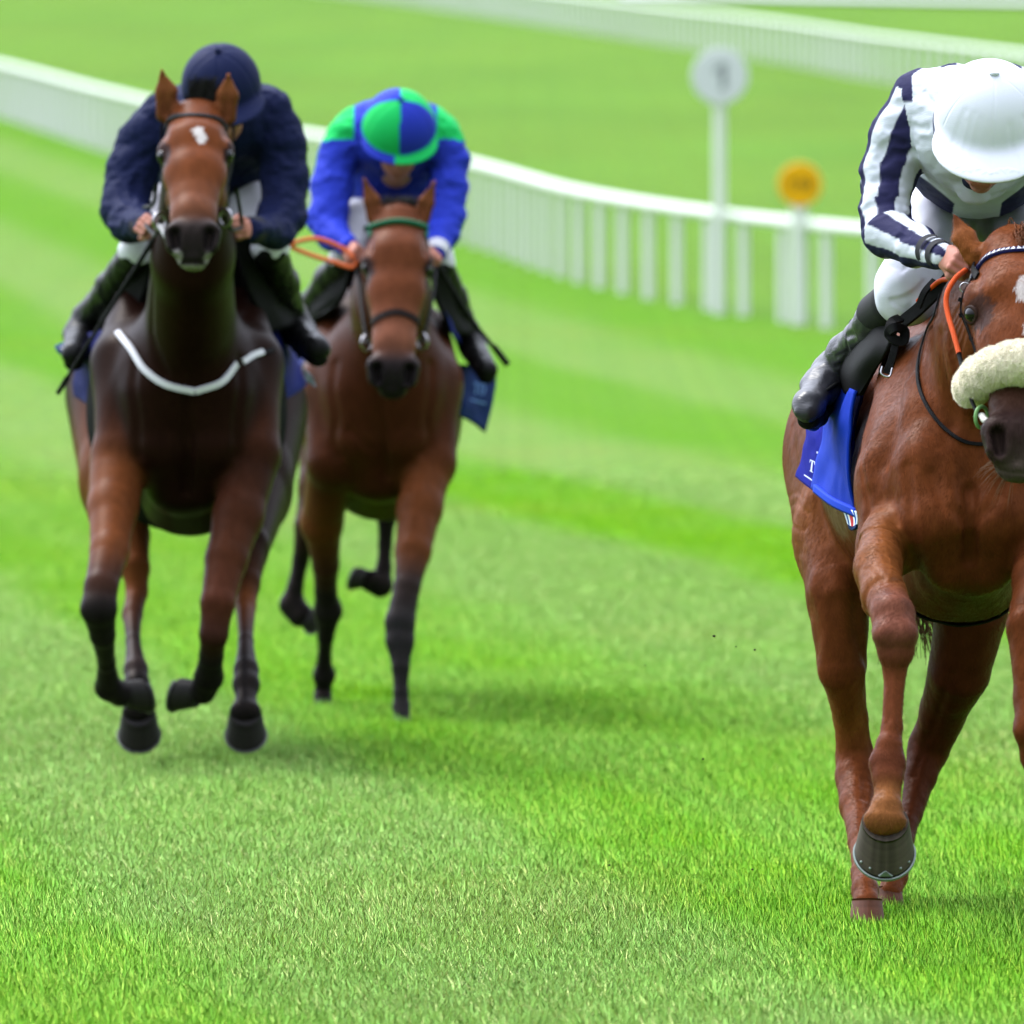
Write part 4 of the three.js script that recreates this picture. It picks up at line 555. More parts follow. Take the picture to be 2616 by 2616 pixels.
  const bt = K.snap(cap.clone().addScaledVector(pole, 0.14), 0.001), bg = new THREE.SphereGeometry(0.012, 16, 10).scale(1, 0.5, 1).translate(bt.x, bt.y, bt.z); mesh('cap_button', bg, std(0.53, 0.545, 0.60, 0.6), helmet);
  mesh('goggle_strap', ribbon([[2407, 208, 21.25], [2392, 260, 21.22], [2386, 300, 21.2], [2385, 345, 21.16]].map((p) => K.snap(W(...p), 0.003)), 0.010, 0.003, V(-1, 0, 0.5), 20), std(0.02, 0.022, 0.05, 0.6), rider);
  // body under the clothes, head and hands: one mesh
  const I = new Solid(); I.col = SKIN; I.bone([2502, 430, 22.15, 130, 105], [2500, 350, 21.5, 150, 120], { k: 0.06 }).bone([2502, 360, 21.5, 60, 60], [2522, 380, 21.3, 55, 55], { k: 0.05 });
  for (const m of [(q) => q, mir]) { I.chain(arm.map((p, i) => m([...p, ar[i] * 0.6])), { k: 0.03 }); I.chain([m([2430, 500, 22.15, 80]), m([2325, 735, 21.62, 46]), m([2165, 905, 21.98, 34]), m([2122, 955, 22.06, 32]), m([2075, 1035, 21.9, 22])], { k: 0.03 }); }
  const hd = head(W(2518, 352, 21.24), V(-0.12, -0.80, 0.59), V(0.02, 0.60, 0.80), 0.98);
  const fL = fist(W(2417, 655, 21.12), W(2462, 668, 21.02).sub(W(2417, 655, 21.12)), V(-0.35, 0.35, 0.87), 0.80), fR = fist(W(2593, 655, 21.12), W(2548, 668, 21.02).sub(W(2593, 655, 21.12)), V(0.35, 0.35, 0.87), 0.80);
  mesh('body', joined(I.build(0.012), hd, fL, fR), skinMat, rider);
  const col = new Solid(); col.col = [0.012, 0.014, 0.03]; col.bone([2505, 452, 21.33, 42, 30], [2500, 462, 21.36, 44, 26], { k: 0.02 }); mesh('collar', col.build(0.006), silk({ roughness: 0.8 }), rider);
  // ------------------------------------------------ saddle
  const sad = thing('saddle', 'black racing saddle with knotted straps on the chestnut horse', 'saddle');
  const G = (rows) => rows.map((r) => r.map((p) => W(...p)));
  mesh('flap', sheet(G([[[2178, 818, 22.0], [2215, 812, 21.85], [2250, 822, 21.7], [2290, 838, 21.62]], [[2152, 880, 22.05], [2195, 880, 21.82], [2235, 885, 21.66], [2272, 890, 21.6]], [[2128, 945, 22.1], [2165, 945, 21.88], [2200, 945, 21.74], [2236, 948, 21.7]], [[2142, 985, 22.1], [2160, 1002, 21.95], [2182, 1012, 21.85], [2200, 1010, 21.8]]]), 0.012, 24, 24), leather(0.012, 0.012, 0.012, 0.55), sad);
  const mf = (r) => r.map((p) => [2 * 2440 - p[0], p[1], p[2]]); mesh('flap', sheet(G([[[2178, 818, 22.0], [2215, 812, 21.85], [2250, 822, 21.7], [2290, 838, 21.62]], [[2152, 880, 22.05], [2195, 880, 21.82], [2235, 885, 21.66], [2272, 890, 21.6]], [[2142, 985, 22.1], [2160, 1002, 21.95], [2182, 1012, 21.85], [2200, 1010, 21.8]]].map(mf)), 0.012), leather(0.012, 0.012, 0.012, 0.55), sad);
  const st = new Solid(); st.col = [0.012, 0.012, 0.012]; st.bone([2440, 740, 21.75, 90, 50], [2400, 790, 22.5, 130, 40], { k: 0.05 }); mesh('seat', st.build(0.008), leather(0.012, 0.012, 0.012, 0.5), sad);
  const sp = [[2440, 690, 21.42], [2400, 735, 21.44], [2350, 785, 21.48], [2305, 822, 21.52]].map((p) => W(...p)); mesh('strap', ribbon(sp, 0.034, 0.006, V(-0.3, 0.3, 0.9), 30), BLACK, sad);
  mesh('strap', ribbon([[2388, 715, 21.46], [2362, 745, 21.45], [2345, 785, 21.46]].map((p) => W(...p)), 0.018, 0.005, V(-0.5, 0.3, 0.8), 20), BLACK, sad);
  const kn = [[2300, 812, 21.50], [2276, 826, 21.46], [2278, 862, 21.44], [2306, 872, 21.44], [2310, 846, 21.45], [2286, 836, 21.42], [2270, 850, 21.44], [2290, 872, 21.46]].map((p) => W(...p)); mesh('strap_knot', ribbon(kn, 0.024, 0.007, V(-0.2, 0.2, 0.95), 60), BLACK, sad);
  mesh('strap_end', ribbon([[2292, 858, 21.45], [2284, 895, 21.44], [2274, 930, 21.44], [2265, 955, 21.44]].map((p) => W(...p)), 0.020, 0.005, V(-0.3, 0.1, 0.95), 20), BLACK, sad);
  mesh('buckle', rod([[2254, 936, 21.435], [2252, 955, 21.43], [2272, 962, 21.425], [2280, 940, 21.43]].map((p) => W(...p)), 0.0028, 0.0028, 24, 8), STEEL, sad);
  for (const m of [(q) => q, (q) => [2 * 2440 - q[0], ...q.slice(1)]]) { mesh('stirrup_leather', ribbon([[2230, 900, 21.95], [2170, 970, 22.02], [2120, 1010, 22.02]].map((p) => W(...m(p))), 0.014, 0.004, V(-0.5, 0.2, 0.8), 16), BLACK, sad); mesh('stirrup', rod([[2058, 1040, 21.92], [2046, 1072, 21.92], [2080, 1098, 21.96], [2108, 1062, 22.0], [2118, 1010, 22.02], [2084, 1000, 21.99], [2058, 1040, 21.92]].map((p) => W(...m(p))), 0.004, 0.004, 40, 8), STEEL, sad); }
  girth(H3, sad, [2446, 1200, 21.68], 0.12);
  // ------------------------------------------------ saddlecloth
  const cloth = thing('saddle_cloth', 'royal blue saddle cloth with white lettering flapping on the chestnut horse', 'saddle cloth');
  const cvs = document.createElement('canvas'); cvs.width = cvs.height = 512; const x = cvs.getContext('2d'); x.fillStyle = 'rgb(8,18,120)'; x.fillRect(0, 0, 512, 512); x.fillStyle = '#b9c0d2'; x.font = 'bold 96px serif'; x.fillText('TO', 112, 408); x.fillRect(180, 292, 110, 9); x.fillRect(70, 452, 150, 10); x.beginPath(); x.moveTo(250, 150); x.lineTo(330, 130); x.lineTo(330, 185); x.lineTo(275, 235); x.lineTo(262, 190); x.fill();
  const tx = new THREE.CanvasTexture(cvs); tx.colorSpace = THREE.SRGBColorSpace;
  const blue = { roughness: 0.8, bumpMap: weaveTex, bumpScale: 0.001, side: THREE.DoubleSide };
  const wav = (u, v) => 0.006 * noise(u * 3, v * 4, 5) + 0.003 * noise(u * 8, v * 9, 9);
  mesh('rear_panel', sheet(G([[[2112, 935, 22.50], [2150, 930, 22.34], [2190, 930, 22.2], [2215, 945, 22.0]], [[2066, 1085, 22.45], [2100, 1078, 22.28], [2146, 1080, 22.14], [2186, 1050, 21.98]], [[2046, 1165, 22.45], [2086, 1180, 22.30], [2128, 1195, 22.2], [2174, 1185, 21.95]], [[2034, 1218, 22.45], [2082, 1254, 22.30], [2134, 1288, 22.2], [2186, 1312, 21.96]]]), 0.006, 30, 30, wav), new THREE.MeshPhysicalMaterial({ map: tx, specularIntensity: 0.15, ...blue }), cloth);
  const fp = mesh('front_panel', sheet(G([[[2140, 972, 22.04], [2165, 985, 21.92], [2194, 1000, 21.80]], [[2104, 1082, 22.12], [2140, 1088, 21.93], [2170, 1092, 21.80]], [[2094, 1170, 22.16], [2138, 1188, 21.95], [2170, 1190, 21.80]], [[2080, 1248, 22.19], [2130, 1284, 21.98], [2190, 1312, 21.82]]]), 0.008, 26, 30, (u, v) => 0.008 * noise(u * 4, v * 2.5, 15) + 0.003 * noise(u * 10, v * 6, 19)), std(0.002, 0.028, 0.34, 0.75, { bumpMap: weaveTex, bumpScale: 0.001 }), cloth);
  mesh('hem', sheet(G([[[2084, 1238, 22.13], [2130, 1272, 21.96], [2188, 1298, 21.80]], [[2082, 1258, 22.13], [2130, 1294, 21.96], [2192, 1322, 21.80]]]), 0.012, 24, 4), std(0.003, 0.034, 0.38, 0.75), fp);
  const tc = document.createElement('canvas'); tc.width = 64; tc.height = 64; const y = tc.getContext('2d'); ['#cfd6e6', '#1f4f9a', '#e6e8ee', '#c23a44', '#b42c38', '#dfe3ec', '#1f4f9a', '#cfd6e6'].forEach((q, i) => { y.fillStyle = q; y.fillRect(i * 8, 0, 8, 56); }); y.fillStyle = '#0b2350'; y.fillRect(0, 50, 64, 14); const tt = new THREE.CanvasTexture(tc); tt.colorSpace = THREE.SRGBColorSpace;
  mesh('striped_tab', sheet(G([[[2152, 1292, 21.92], [2172, 1300, 21.84], [2190, 1306, 21.78]], [[2162, 1320, 21.92], [2180, 1330, 21.84], [2194, 1326, 21.78]], [[2172, 1352, 21.92], [2180, 1355, 21.86], [2188, 1350, 21.8]]]), 0.006, 12, 12), new THREE.MeshPhysicalMaterial({ map: tt, specularIntensity: 0.15, roughness: 0.7, side: THREE.DoubleSide }), cloth);
}
// ================================================================ builders for the two bay horses behind
const INK = [0.0085, 0.0075, 0.0075];
// head from a profile in its own frame: P poll, e down the face, right and front
function baseHead(h, P, tip, roll, col) {
  const e = tip.clone().sub(P), k = e.length() / 0.63; e.normalize(); const r = V(Math.cos(roll), Math.sin(roll), 0).addScaledVector(e, -e.x * Math.cos(roll) - e.y * Math.sin(roll)).normalize(), f = r.clone().cross(e).normalize(); if (f.z < 0) f.negate();
  const Q = (x, y, d) => { const X = (x - 2611) / 1135, dy = -(y - 655) / 1135, dz = 20.94 - d, s = -dy * 0.773 + dz * 0.635, n = dy * 0.635 + dz * 0.773; return P.clone().addScaledVector(r, X * k).addScaledVector(e, s * k).addScaledVector(f, n * k); };
  const m = (v) => v / 1135 * k, b = (a, c, o = {}) => h.raw(Q(...a), Q(...c), [m(a[3]), m(a[4])], [m(c[3]), m(c[4])], { u: r, k: 0.04, ...o });
  b([2611, 655, 20.94, 88, 70], [2611, 770, 20.83, 112, 98], { c: col.face }); b([2611, 770, 20.83, 112, 98], [2611, 880, 20.74, 102, 84], { c: col.face }); b([2611, 880, 20.74, 102, 84], [2611, 1040, 20.61, 78, 66], { c: col.face, c2: col.mid }); b([2611, 1040, 20.61, 72, 66], [2611, 1120, 20.55, 80, 60], { c: col.mid, c2: col.muz, k: 0.03 }); b([2611, 1120, 20.55, 80, 60], [2611, 1185, 20.54, 60, 50], { c: col.muz, k: 0.03 }); b([2611, 1200, 20.60, 44, 32], [2611, 1204, 20.605, 44, 30], { c: col.lip, k: 0.03 });
  b([2611, 800, 20.98, 112, 100], [2611, 960, 20.82, 98, 74], { c: col.jaw, c2: col.face, k: 0.05 }); b([2611, 960, 20.82, 96, 72], [2611, 1150, 20.64, 46, 40], { c: col.jaw, c2: col.muz });
  for (const s of [1, -1]) { const M2 = (x) => 2611 - s * (2611 - x);
    b([M2(2510), 790, 20.82, 32, 32], [M2(2512), 800, 20.82, 31, 31], { c: col.face, k: 0.035 });
    b([M2(2543), 1100, 20.53, 32, 30], [M2(2546), 1150, 20.51, 28, 28], { c: col.muz, k: 0.03 }); h.raw(Q(M2(2549), 1106, 20.498), Q(M2(2555), 1150, 20.492), [m(20), m(40)], [m(15), m(34)], { op: CUT, k: 0.014, u: r });
    h.dent([Q(M2(2522), 840, 20.78), Q(M2(2560), 960, 20.66)], 0.013, -0.005); h.dent([Q(M2(2500), 700, 20.85), Q(M2(2512), 735, 20.8)], 0.016, 0.010); }
  h.dent([Q(2611, 1090, 20.49), Q(2611, 1185, 20.48)], 0.008, 0.006); h.dent([Q(2550, 1195, 20.53), Q(2611, 1208, 20.50), Q(2672, 1195, 20.53)], 0.006, 0.008);
  return { Q, r, e, f, k };
}
function bayEars(h, list, cOut, cIn) { for (const [base, mid, tip] of list) { h.chain([base, mid], { k: 0.02, c: cOut }); h.chain([mid, tip], { k: 0.015, c: cIn, c2: INK }); const I = (q, dy, dd) => [q[0], q[1] + dy, q[2] - dd]; h.dent([I(base, -8, 0.028), I(mid, 0, 0.022), [lerp(mid[0], tip[0], 0.6), lerp(mid[1], tip[1], 0.6), tip[2] - 0.008]], 0.010, 0.014); } }
function eyes(h, parent, H, k) { const g0 = phys(0.004, 0.003, 0.003, 0.08, { specularIntensity: 0.5 }); for (const s of [1, -1]) { const p = h.snap(H.Q(2611 - s * 120, 803, 20.79), -0.012), g = new THREE.SphereGeometry(0.021 * k, 16, 12).translate(p.x, p.y, p.z); mesh('eye', g, g0, parent); } }
function bayHoof(parent, a, n, t, w, h) { return hoof(parent, W(...a), V(...n), V(...t), w, { h: h ?? w * 1.2, col: [0.013, 0.012, 0.012], shoe: std(0.10, 0.10, 0.10, 0.5, { metalness: 0.6 }) }); }
// rider built from joints; paint gives the silk colours
function makeRider(o) {
  const t = thing('person', o.label, 'person'), J = new Solid(), cw = [[1, 0, 0], [0, 1, 0], [0, 0, 1]], I = new Solid(); I.col = SKIN;
  for (const [a, b] of o.torso) { J.bone(a, b, { c: cw[0], k: 0.08 }); const s = (q) => [q[0], q[1], q[2], q[3] * 0.7, q[4] * 0.7]; I.bone(s(a), s(b), { k: 0.06 }); }
  for (const A of o.arms) { J.chain(A.map((q, i) => [...q, q[3], i < 3 ? cw[1] : cw[2]]), { k: 0.03 }); I.chain(A.map((q) => [q[0], q[1], q[2], q[3] * 0.6]), { k: 0.03 }); }
  for (const [p, w, a] of o.folds ?? []) J.dent(p, w, a);
  J.field = (x, y, z) => 0.006 * noise(x * 20, y * 30, z * 16) + 0.0035 * noise(x * 52, y * 64 + 3, z * 40);
  mesh('jacket', J.build(0.0065, o.paint), silk({ roughness: 0.6 }), t);
  const B = new Solid(); B.col = [0.52, 0.52, 0.57]; for (const L of o.thighs) { B.chain(L, { k: 0.05 }); I.chain(L.map((q) => [q[0], q[1], q[2], q[3] * 0.6]), { k: 0.04 }); } B.field = (x, y, z) => 0.004 * noise(x * 26, y * 30, z * 20); mesh('breeches', B.build(0.009), silk({ roughness: 0.75 }), t);
  for (const L of o.boots) { const S = new Solid(); S.col = o.bootCol ?? [0.014, 0.014, 0.016]; S.chain(L, { k: 0.025 }); S.field = (x, y, z) => 0.003 * noise(x * 40, y * 40, z * 30); const b = mesh('boot', S.build(0.007), new THREE.MeshPhysicalMaterial({ vertexColors: true, roughness: 0.36, specularIntensity: 0.15, bumpMap: leatherTex, bumpScale: 0.0008 }), t); I.chain(L.map((q) => [q[0], q[1], q[2], q[3] * 0.6]), { k: 0.03 });
    const e = L[L.length - 1], p = L[L.length - 2], so = new Solid(); so.col = [0.008, 0.008, 0.008]; so.chain([[e[0], e[1] + e[3] * 0.75, e[2], e[3] * 0.8, e[3] * 0.6], [p[0], p[1] + p[3] * 0.85, p[2] + 0.02, p[3] * 0.6, p[3] * 0.5]], { k: 0.02 }); mesh('sole', so.build(0.008), leather(0.008, 0.008, 0.008, 0.5), b); }
  const K = new Solid(); K.col = o.capCol; const [hx, hy, hd, hr] = o.head, pole = V(...o.pole).normalize(); K.ball([hx, hy, hd, hr, hr * 1.06], { rc: hr * 1.04, axis: pole, k: 0.02 }); const pk = o.peak; K.ball([pk[0], pk[1], pk[2], hr * 1.04, pk[3]], { rc: hr * 0.13, axis: pole, k: 0.016 });
  const C = W(hx, hy, hd), e1 = V(1, 0, 0).addScaledVector(pole, -pole.x).normalize(), e2 = pole.clone().cross(e1);
  for (let i = 0; i < 6; i++) { const a = (i + 0.5) * Math.PI / 3, pts = []; for (let j = 0; j <= 5; j++) { const th = lerp(0.04, 0.5, j / 5) * Math.PI, d = pole.clone().multiplyScalar(Math.cos(th)).addScaledVector(e1, Math.cos(a) * Math.sin(th)).addScaledVector(e2, Math.sin(a) * Math.sin(th)); pts.push(C.clone().addScaledVector(d, M(hr, hd) * 1.03)); } K.dent(pts, 0.004, 0.003); }
  const hm = mesh('helmet', K.build(0.005, o.capPaint ? (x, y, z, c, n) => o.capPaint(V(x, y, z).sub(C), c, pole, e1, e2) : null), silk({ roughness: o.capRough ?? 0.55 }), t);
  const bp = C.clone().addScaledVector(pole, M(hr, hd) * 1.06); mesh('cap_button', new THREE.SphereGeometry(0.011, 12, 8).translate(bp.x, bp.y, bp.z), silk({ vertexColors: false, color: new THREE.Color(...o.capCol) }), hm);
  const hc = C.clone().addScaledVector(V(...o.face).normalize(), 0.03).addScaledVector(pole, -0.05);
  const gs = [I.build(0.012), head(hc, V(...o.face), pole, 0.98)]; for (const [a, b, z, k] of o.fists) gs.push(fist(W(...a), W(...b).sub(W(...a)), V(...z), k)); mesh('body', joined(...gs), skinMat, t);
  for (const [a, b, r] of o.cuffs ?? []) { const A = W(...a), Bv = W(...b); mesh('cuff', rod([A, Bv], r, r * 0.95, 6, 20), std(...(o.cuffCol ?? [0.012, 0.012, 0.014]), 0.8), t); }
  return t;
}
function slab(parent, name, rows, mat, thick = 0.01, wave) { return mesh(name, sheet(rows.map((r) => r.map((p) => W(...p))), thick, 18, 18, wave ?? ((u, v) => 0.006 * noise(u * 3, v * 4, 7))), mat, parent); }
function bridle(h, label, bx, o) {
  const b = thing('bridle', label, 'bridle');
  const bb = band(h, o.brow, 0.022, 0.005, 0.004, bx, 40); mesh('browband', bb.geo, o.browMat ?? BLACK, b);
  for (const L of o.cheeks) { const p = H1snap(h, L.map((q) => W(...q)), 0.004); mesh('cheekpiece', ribbon(p, 0.016, 0.005, outward(h, p), 24), BLACK, b); }
  for (const [x, y, d] of o.rings) { const p = W(x, y, d), g = new THREE.TorusGeometry(0.026, 0.0045, 8, 24).rotateY(x < o.cx ? 0.8 : -0.8).translate(p.x, p.y, p.z); mesh('bit_ring', g, STEEL, b); }
  for (const [L, m, r] of o.reins) mesh('rein', rod(L.map((q) => W(...q)), r ?? 0.006, r ?? 0.006, 30, 8), m ?? BLACK, b);
  if (o.nose) { const nb = band(h, o.nose, 0.024, 0.006, 0.004, bx, 40); mesh('noseband', nb.geo, leather(0.022, 0.014, 0.012, 0.45), b); }
  return b;
}
function H1snap(h, pts, off) { return pts.map((p) => h.snap(p, off)); }
const up6 = [0, 0.7, 0.71], fw6 = [0, -0.71, 0.7];

// ================================================================ second: dark bay horse at the left, all feet off the ground
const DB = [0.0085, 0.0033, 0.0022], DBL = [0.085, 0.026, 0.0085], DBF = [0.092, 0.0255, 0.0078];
{
  const h = new Solid(); h.col = DB; const mir = (q) => [2 * 478 - q[0], ...q.slice(1)];
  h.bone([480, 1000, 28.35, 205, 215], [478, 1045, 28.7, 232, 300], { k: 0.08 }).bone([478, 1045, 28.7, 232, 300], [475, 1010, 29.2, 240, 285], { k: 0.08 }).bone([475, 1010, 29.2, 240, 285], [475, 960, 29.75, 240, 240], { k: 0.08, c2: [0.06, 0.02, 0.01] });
  h.bone([478, 790, 28.7, 110, 130], [475, 790, 29.6, 130, 130], { k: 0.1 });
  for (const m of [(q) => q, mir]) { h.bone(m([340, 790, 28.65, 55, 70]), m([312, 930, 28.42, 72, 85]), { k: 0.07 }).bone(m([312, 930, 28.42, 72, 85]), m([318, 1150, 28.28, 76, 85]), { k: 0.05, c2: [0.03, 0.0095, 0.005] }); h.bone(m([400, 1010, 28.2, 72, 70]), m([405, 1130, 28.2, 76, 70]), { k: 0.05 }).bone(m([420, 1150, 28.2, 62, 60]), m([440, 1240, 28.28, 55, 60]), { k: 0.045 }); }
  h.bone([470, 1230, 28.35, 100, 90], [490, 1290, 28.5, 120, 80], { k: 0.06 });
  h.bone([484, 930, 28.35, 130, 200], [492, 640, 27.98, 98, 150], { k: 0.08 }).bone([492, 640, 27.98, 98, 150], [502, 340, 27.76, 78, 110], { k: 0.06 });
  const H = baseHead(h, W(503, 305, 27.72), W(493, 672, 27.30), 0.02, { face: DBF, mid: [0.085, 0.03, 0.014], muz: [0.011, 0.009, 0.009], lip: [0.05, 0.047, 0.045], jaw: DB });
  bayEars(h, [[[424, 296, 27.74, 26, 20], [425, 232, 27.73, 28, 17], [412, 178, 27.71, 5, 5]], [[578, 302, 27.74, 26, 20], [581, 242, 27.73, 28, 17], [584, 188, 27.71, 5, 5]]], [0.09, 0.03, 0.012], [0.16, 0.055, 0.02]);
  // forelegs folded
  h.chain([[305, 1180, 28.28, 76, 82, DBL], [288, 1300, 28.12, 61, 64, DBL], [280, 1410, 27.95, 50, 52, DBL], [258, 1500, 27.82, 42, 44, [0.03, 0.013, 0.009]], [252, 1556, 27.78, 46, 42, INK], [262, 1620, 27.86, 32, 34, INK], [272, 1690, 28.0, 22, 26, INK], [276, 1755, 28.12, 33, 34, INK], [305, 1772, 28.16, 34, 34, INK]], { k: 0.03, k2: 0.014 });
  h.chain([[640, 1170, 28.28, 74, 82, DB], [608, 1320, 28.15, 62, 66, [0.032, 0.0105, 0.0055]], [578, 1430, 28.05, 54, 56, [0.042, 0.0135, 0.0065]], [556, 1540, 27.96, 43, 44, [0.05, 0.016, 0.009]], [546, 1620, 27.95, 36, 36, [0.028, 0.011, 0.008]], [540, 1675, 28.02, 30, 32, INK], [534, 1728, 28.1, 37, 36, INK], [518, 1768, 28.16, 34, 32, INK]], { k: 0.03, k2: 0.014 });
  // hind legs reaching forward
  h.chain([[262, 1010, 29.65, 96, 170, DB], [290, 1230, 29.35, 84, 140, DBL], [330, 1370, 29.0, 52, 76, DBL], [346, 1450, 28.9, 36, 52, DBL], [350, 1512, 28.88, 27, 38, DBL], [338, 1572, 28.8, 25, 32, [0.05, 0.02, 0.012]], [340, 1640, 28.66, 18, 24, [0.02, 0.014, 0.013]], [347, 1712, 28.52, 30, 32, [0.02, 0.014, 0.013]], [350, 1750, 28.47, 32, 32, INK], [350, 1788, 28.42, 25, 27, INK], [353, 1816, 28.39, 42, 36, INK]], { k: 0.03, k2: 0.014 });
  h.chain([[690, 1050, 29.65, 96, 170, DB], [662, 1240, 29.35, 82, 140, DB], [636, 1400, 29.0, 50, 74, DB], [632, 1490, 28.9, 32, 46, [0.03, 0.011, 0.006]], [628, 1550, 28.84, 25, 34, DBL], [628, 1640, 28.66, 19, 24, [0.02, 0.013, 0.012]], [629, 1712, 28.52, 31, 32, INK], [629, 1750, 28.47, 34, 33, INK], [628, 1790, 28.42, 25, 26, INK], [627, 1816, 28.39, 42, 36, INK]], { k: 0.03, k2: 0.014 });
  h.dent([[480, 1020, 28.1], [478, 1150, 28.1], [476, 1260, 28.2]], 0.014, 0.02); h.dent([[375, 930, 28.2], [362, 1060, 28.15], [360, 1160, 28.15]], 0.018, 0.010); h.dent([[582, 930, 28.2], [596, 1060, 28.15], [598, 1160, 28.15]], 0.018, 0.010); h.dent([[400, 700, 28.0], [400, 850, 28.1], [430, 950, 28.1]], 0.02, 0.008);
  const t = thing('horse', 'dark bay racehorse with small white star galloping at the far left', 'horse', 'galloping racehorses');
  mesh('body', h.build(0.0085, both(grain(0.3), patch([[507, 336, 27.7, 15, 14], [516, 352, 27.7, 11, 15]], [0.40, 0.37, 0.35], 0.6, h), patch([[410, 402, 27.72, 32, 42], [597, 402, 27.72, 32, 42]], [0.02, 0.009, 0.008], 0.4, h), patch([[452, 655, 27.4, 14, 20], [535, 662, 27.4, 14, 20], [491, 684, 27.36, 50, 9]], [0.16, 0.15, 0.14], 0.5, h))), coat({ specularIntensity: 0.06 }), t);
  eyes(h, t, H, 1);
  bayHoof(t, [314, 1778, 28.18], [-0.75, -0.25, 0.45], [0.3, -0.9, 0.1], 0.056); bayHoof(t, [508, 1776, 28.18], [0.75, -0.25, 0.4], [-0.4, -0.85, 0.15], 0.056); bayHoof(t, [354, 1826, 28.375], up6, fw6, 0.066, 0.072); bayHoof(t, [627, 1826, 28.375], up6, fw6, 0.064, 0.072);
  const hairM = std(0.010, 0.009, 0.009, 0.5), st = []; for (let i = 0; i < 420; i++) { const b = W(490 + rnd() * 42, 288 + rnd() * 14, 27.74 + rnd() * 0.04), e = b.clone().add(V((rnd() - 0.35) * 0.07, 0.05 + rnd() * 0.07, 0.02)); st.push([[b, jit(b.clone().lerp(e, 0.6), 0.015), e], 0.0042]); }
  for (let i = 0; i < 120; i++) { const q = rnd(), b = h.snap(W(lerp(500, 480, q), lerp(330, 700, q), lerp(27.95, 28.5, q)), -0.003); st.push([[b, jit(b.clone().add(V(0.03, 0.03, 0)), 0.03), jit(b.clone().add(V(0.06, -0.02, 0.02)), 0.04)], 0.0022]); } hairs(st, hairM, t, 'mane');
  const tl = []; for (let i = 0; i < 110; i++) { const b = jit(W(475, 850, 30.05), 0.05); tl.push([[b, jit(W(470, 1000, 30.35), 0.10), jit(W(480, 1230, 30.5), 0.16)], 0.003]); } hairs(tl, hairM, t, 'tail', 12);
  bridle(h, 'dark leather bridle with steel bit rings on the dark bay horse', 27.7, { cx: 500, brow: [[408, 330], [430, 306], [462, 294], [514, 293], [560, 304], [600, 330]], cheeks: [[[406, 325, 27.75], [396, 400, 27.74], [399, 470, 27.66], [410, 545, 27.52]], [[602, 325, 27.75], [610, 400, 27.74], [604, 480, 27.66], [584, 545, 27.52]]], rings: [[408, 565, 27.47], [576, 556, 27.47]], reins: [[[[408, 565, 27.47], [398, 600, 27.6], [385, 590, 27.75], [372, 575, 27.9]]], [[[576, 556, 27.47], [590, 585, 27.6], [608, 585, 27.8], [618, 580, 27.9]]], [[[400, 470, 27.66], [392, 520, 27.75], [368, 530, 27.9]]], [[[603, 480, 27.66], [612, 530, 27.8], [618, 570, 27.9]]], [[[408, 575, 27.48], [428, 612, 27.42], [436, 640, 27.4]], std(0.3, 0.3, 0.3, 0.4), 0.009]] });
  const bg = thing('breast_girth', 'white breast girth strap curving across the chest of the dark bay horse', 'strap'), wh = std(0.46, 0.46, 0.49, 0.6);
  const B1 = band(h, [[299, 847], [333, 890], [369, 945], [421, 982], [497, 1001]], 0.020, 0.008, 0.006, 28.2, 40), B2 = band(h, [[499, 1001], [566, 977], [606, 930]], 0.020, 0.008, 0.006, 28.2, 30), B3 = band(h, [[622, 924], [650, 906], [672, 898]], 0.020, 0.008, 0.006, 28.2, 20), B4 = band(h, [[440, 988], [490, 1002], [540, 990]], 0.018, 0.006, 0.004, 28.2, 20), B5 = band(h, [[660, 902], [700, 893]], 0.014, 0.006, 0.004, 28.2, 12);
  for (const B of [B1, B2, B3]) mesh('white_sleeve', B.geo, wh, bg); for (const B of [B4, B5]) mesh('strap', B.geo, BLACK, bg);
  const sd = thing('saddle', 'black racing saddle under the rider in plain navy', 'saddle');
  slab(sd, 'flap', [[[322, 600, 28.55], [365, 598, 28.5], [402, 600, 28.45]], [[268, 720, 28.75], [320, 735, 28.6], [372, 740, 28.5]], [[245, 815, 28.85], [285, 840, 28.7], [325, 850, 28.6]]], std(0.006, 0.006, 0.006, 0.6, { specularIntensity: 0.05 }), 0.014); slab(sd, 'flap', [[[592, 596, 28.45], [650, 600, 28.5], [700, 612, 28.55]], [[632, 740, 28.5], [690, 735, 28.62], [742, 725, 28.75]], [[680, 850, 28.6], [722, 840, 28.7], [756, 828, 28.85]]], std(0.006, 0.006, 0.006, 0.6, { specularIntensity: 0.05 }), 0.014);
  { const s = new Solid(); s.col = [0.01, 0.01, 0.01]; s.bone([500, 660, 28.62, 150, 70], [490, 680, 29.3, 130, 50], { k: 0.05 }).bone([602, 640, 28.62, 44, 50], [628, 740, 28.66, 36, 50], { k: 0.03 }); mesh('seat', s.build(0.01), leather(0.01, 0.01, 0.01, 0.5), sd); }
  girth(h, sd, [478, 1040, 28.62], 0.16);
  const sc = thing('saddle_cloth', 'dark navy blue saddle cloth with pale hem on the dark bay horse', 'saddle cloth'), nb = std(0.006, 0.009, 0.075, 0.8, { bumpMap: weaveTex, bumpScale: 0.001 }), lb = std(0.022, 0.045, 0.17, 0.8);
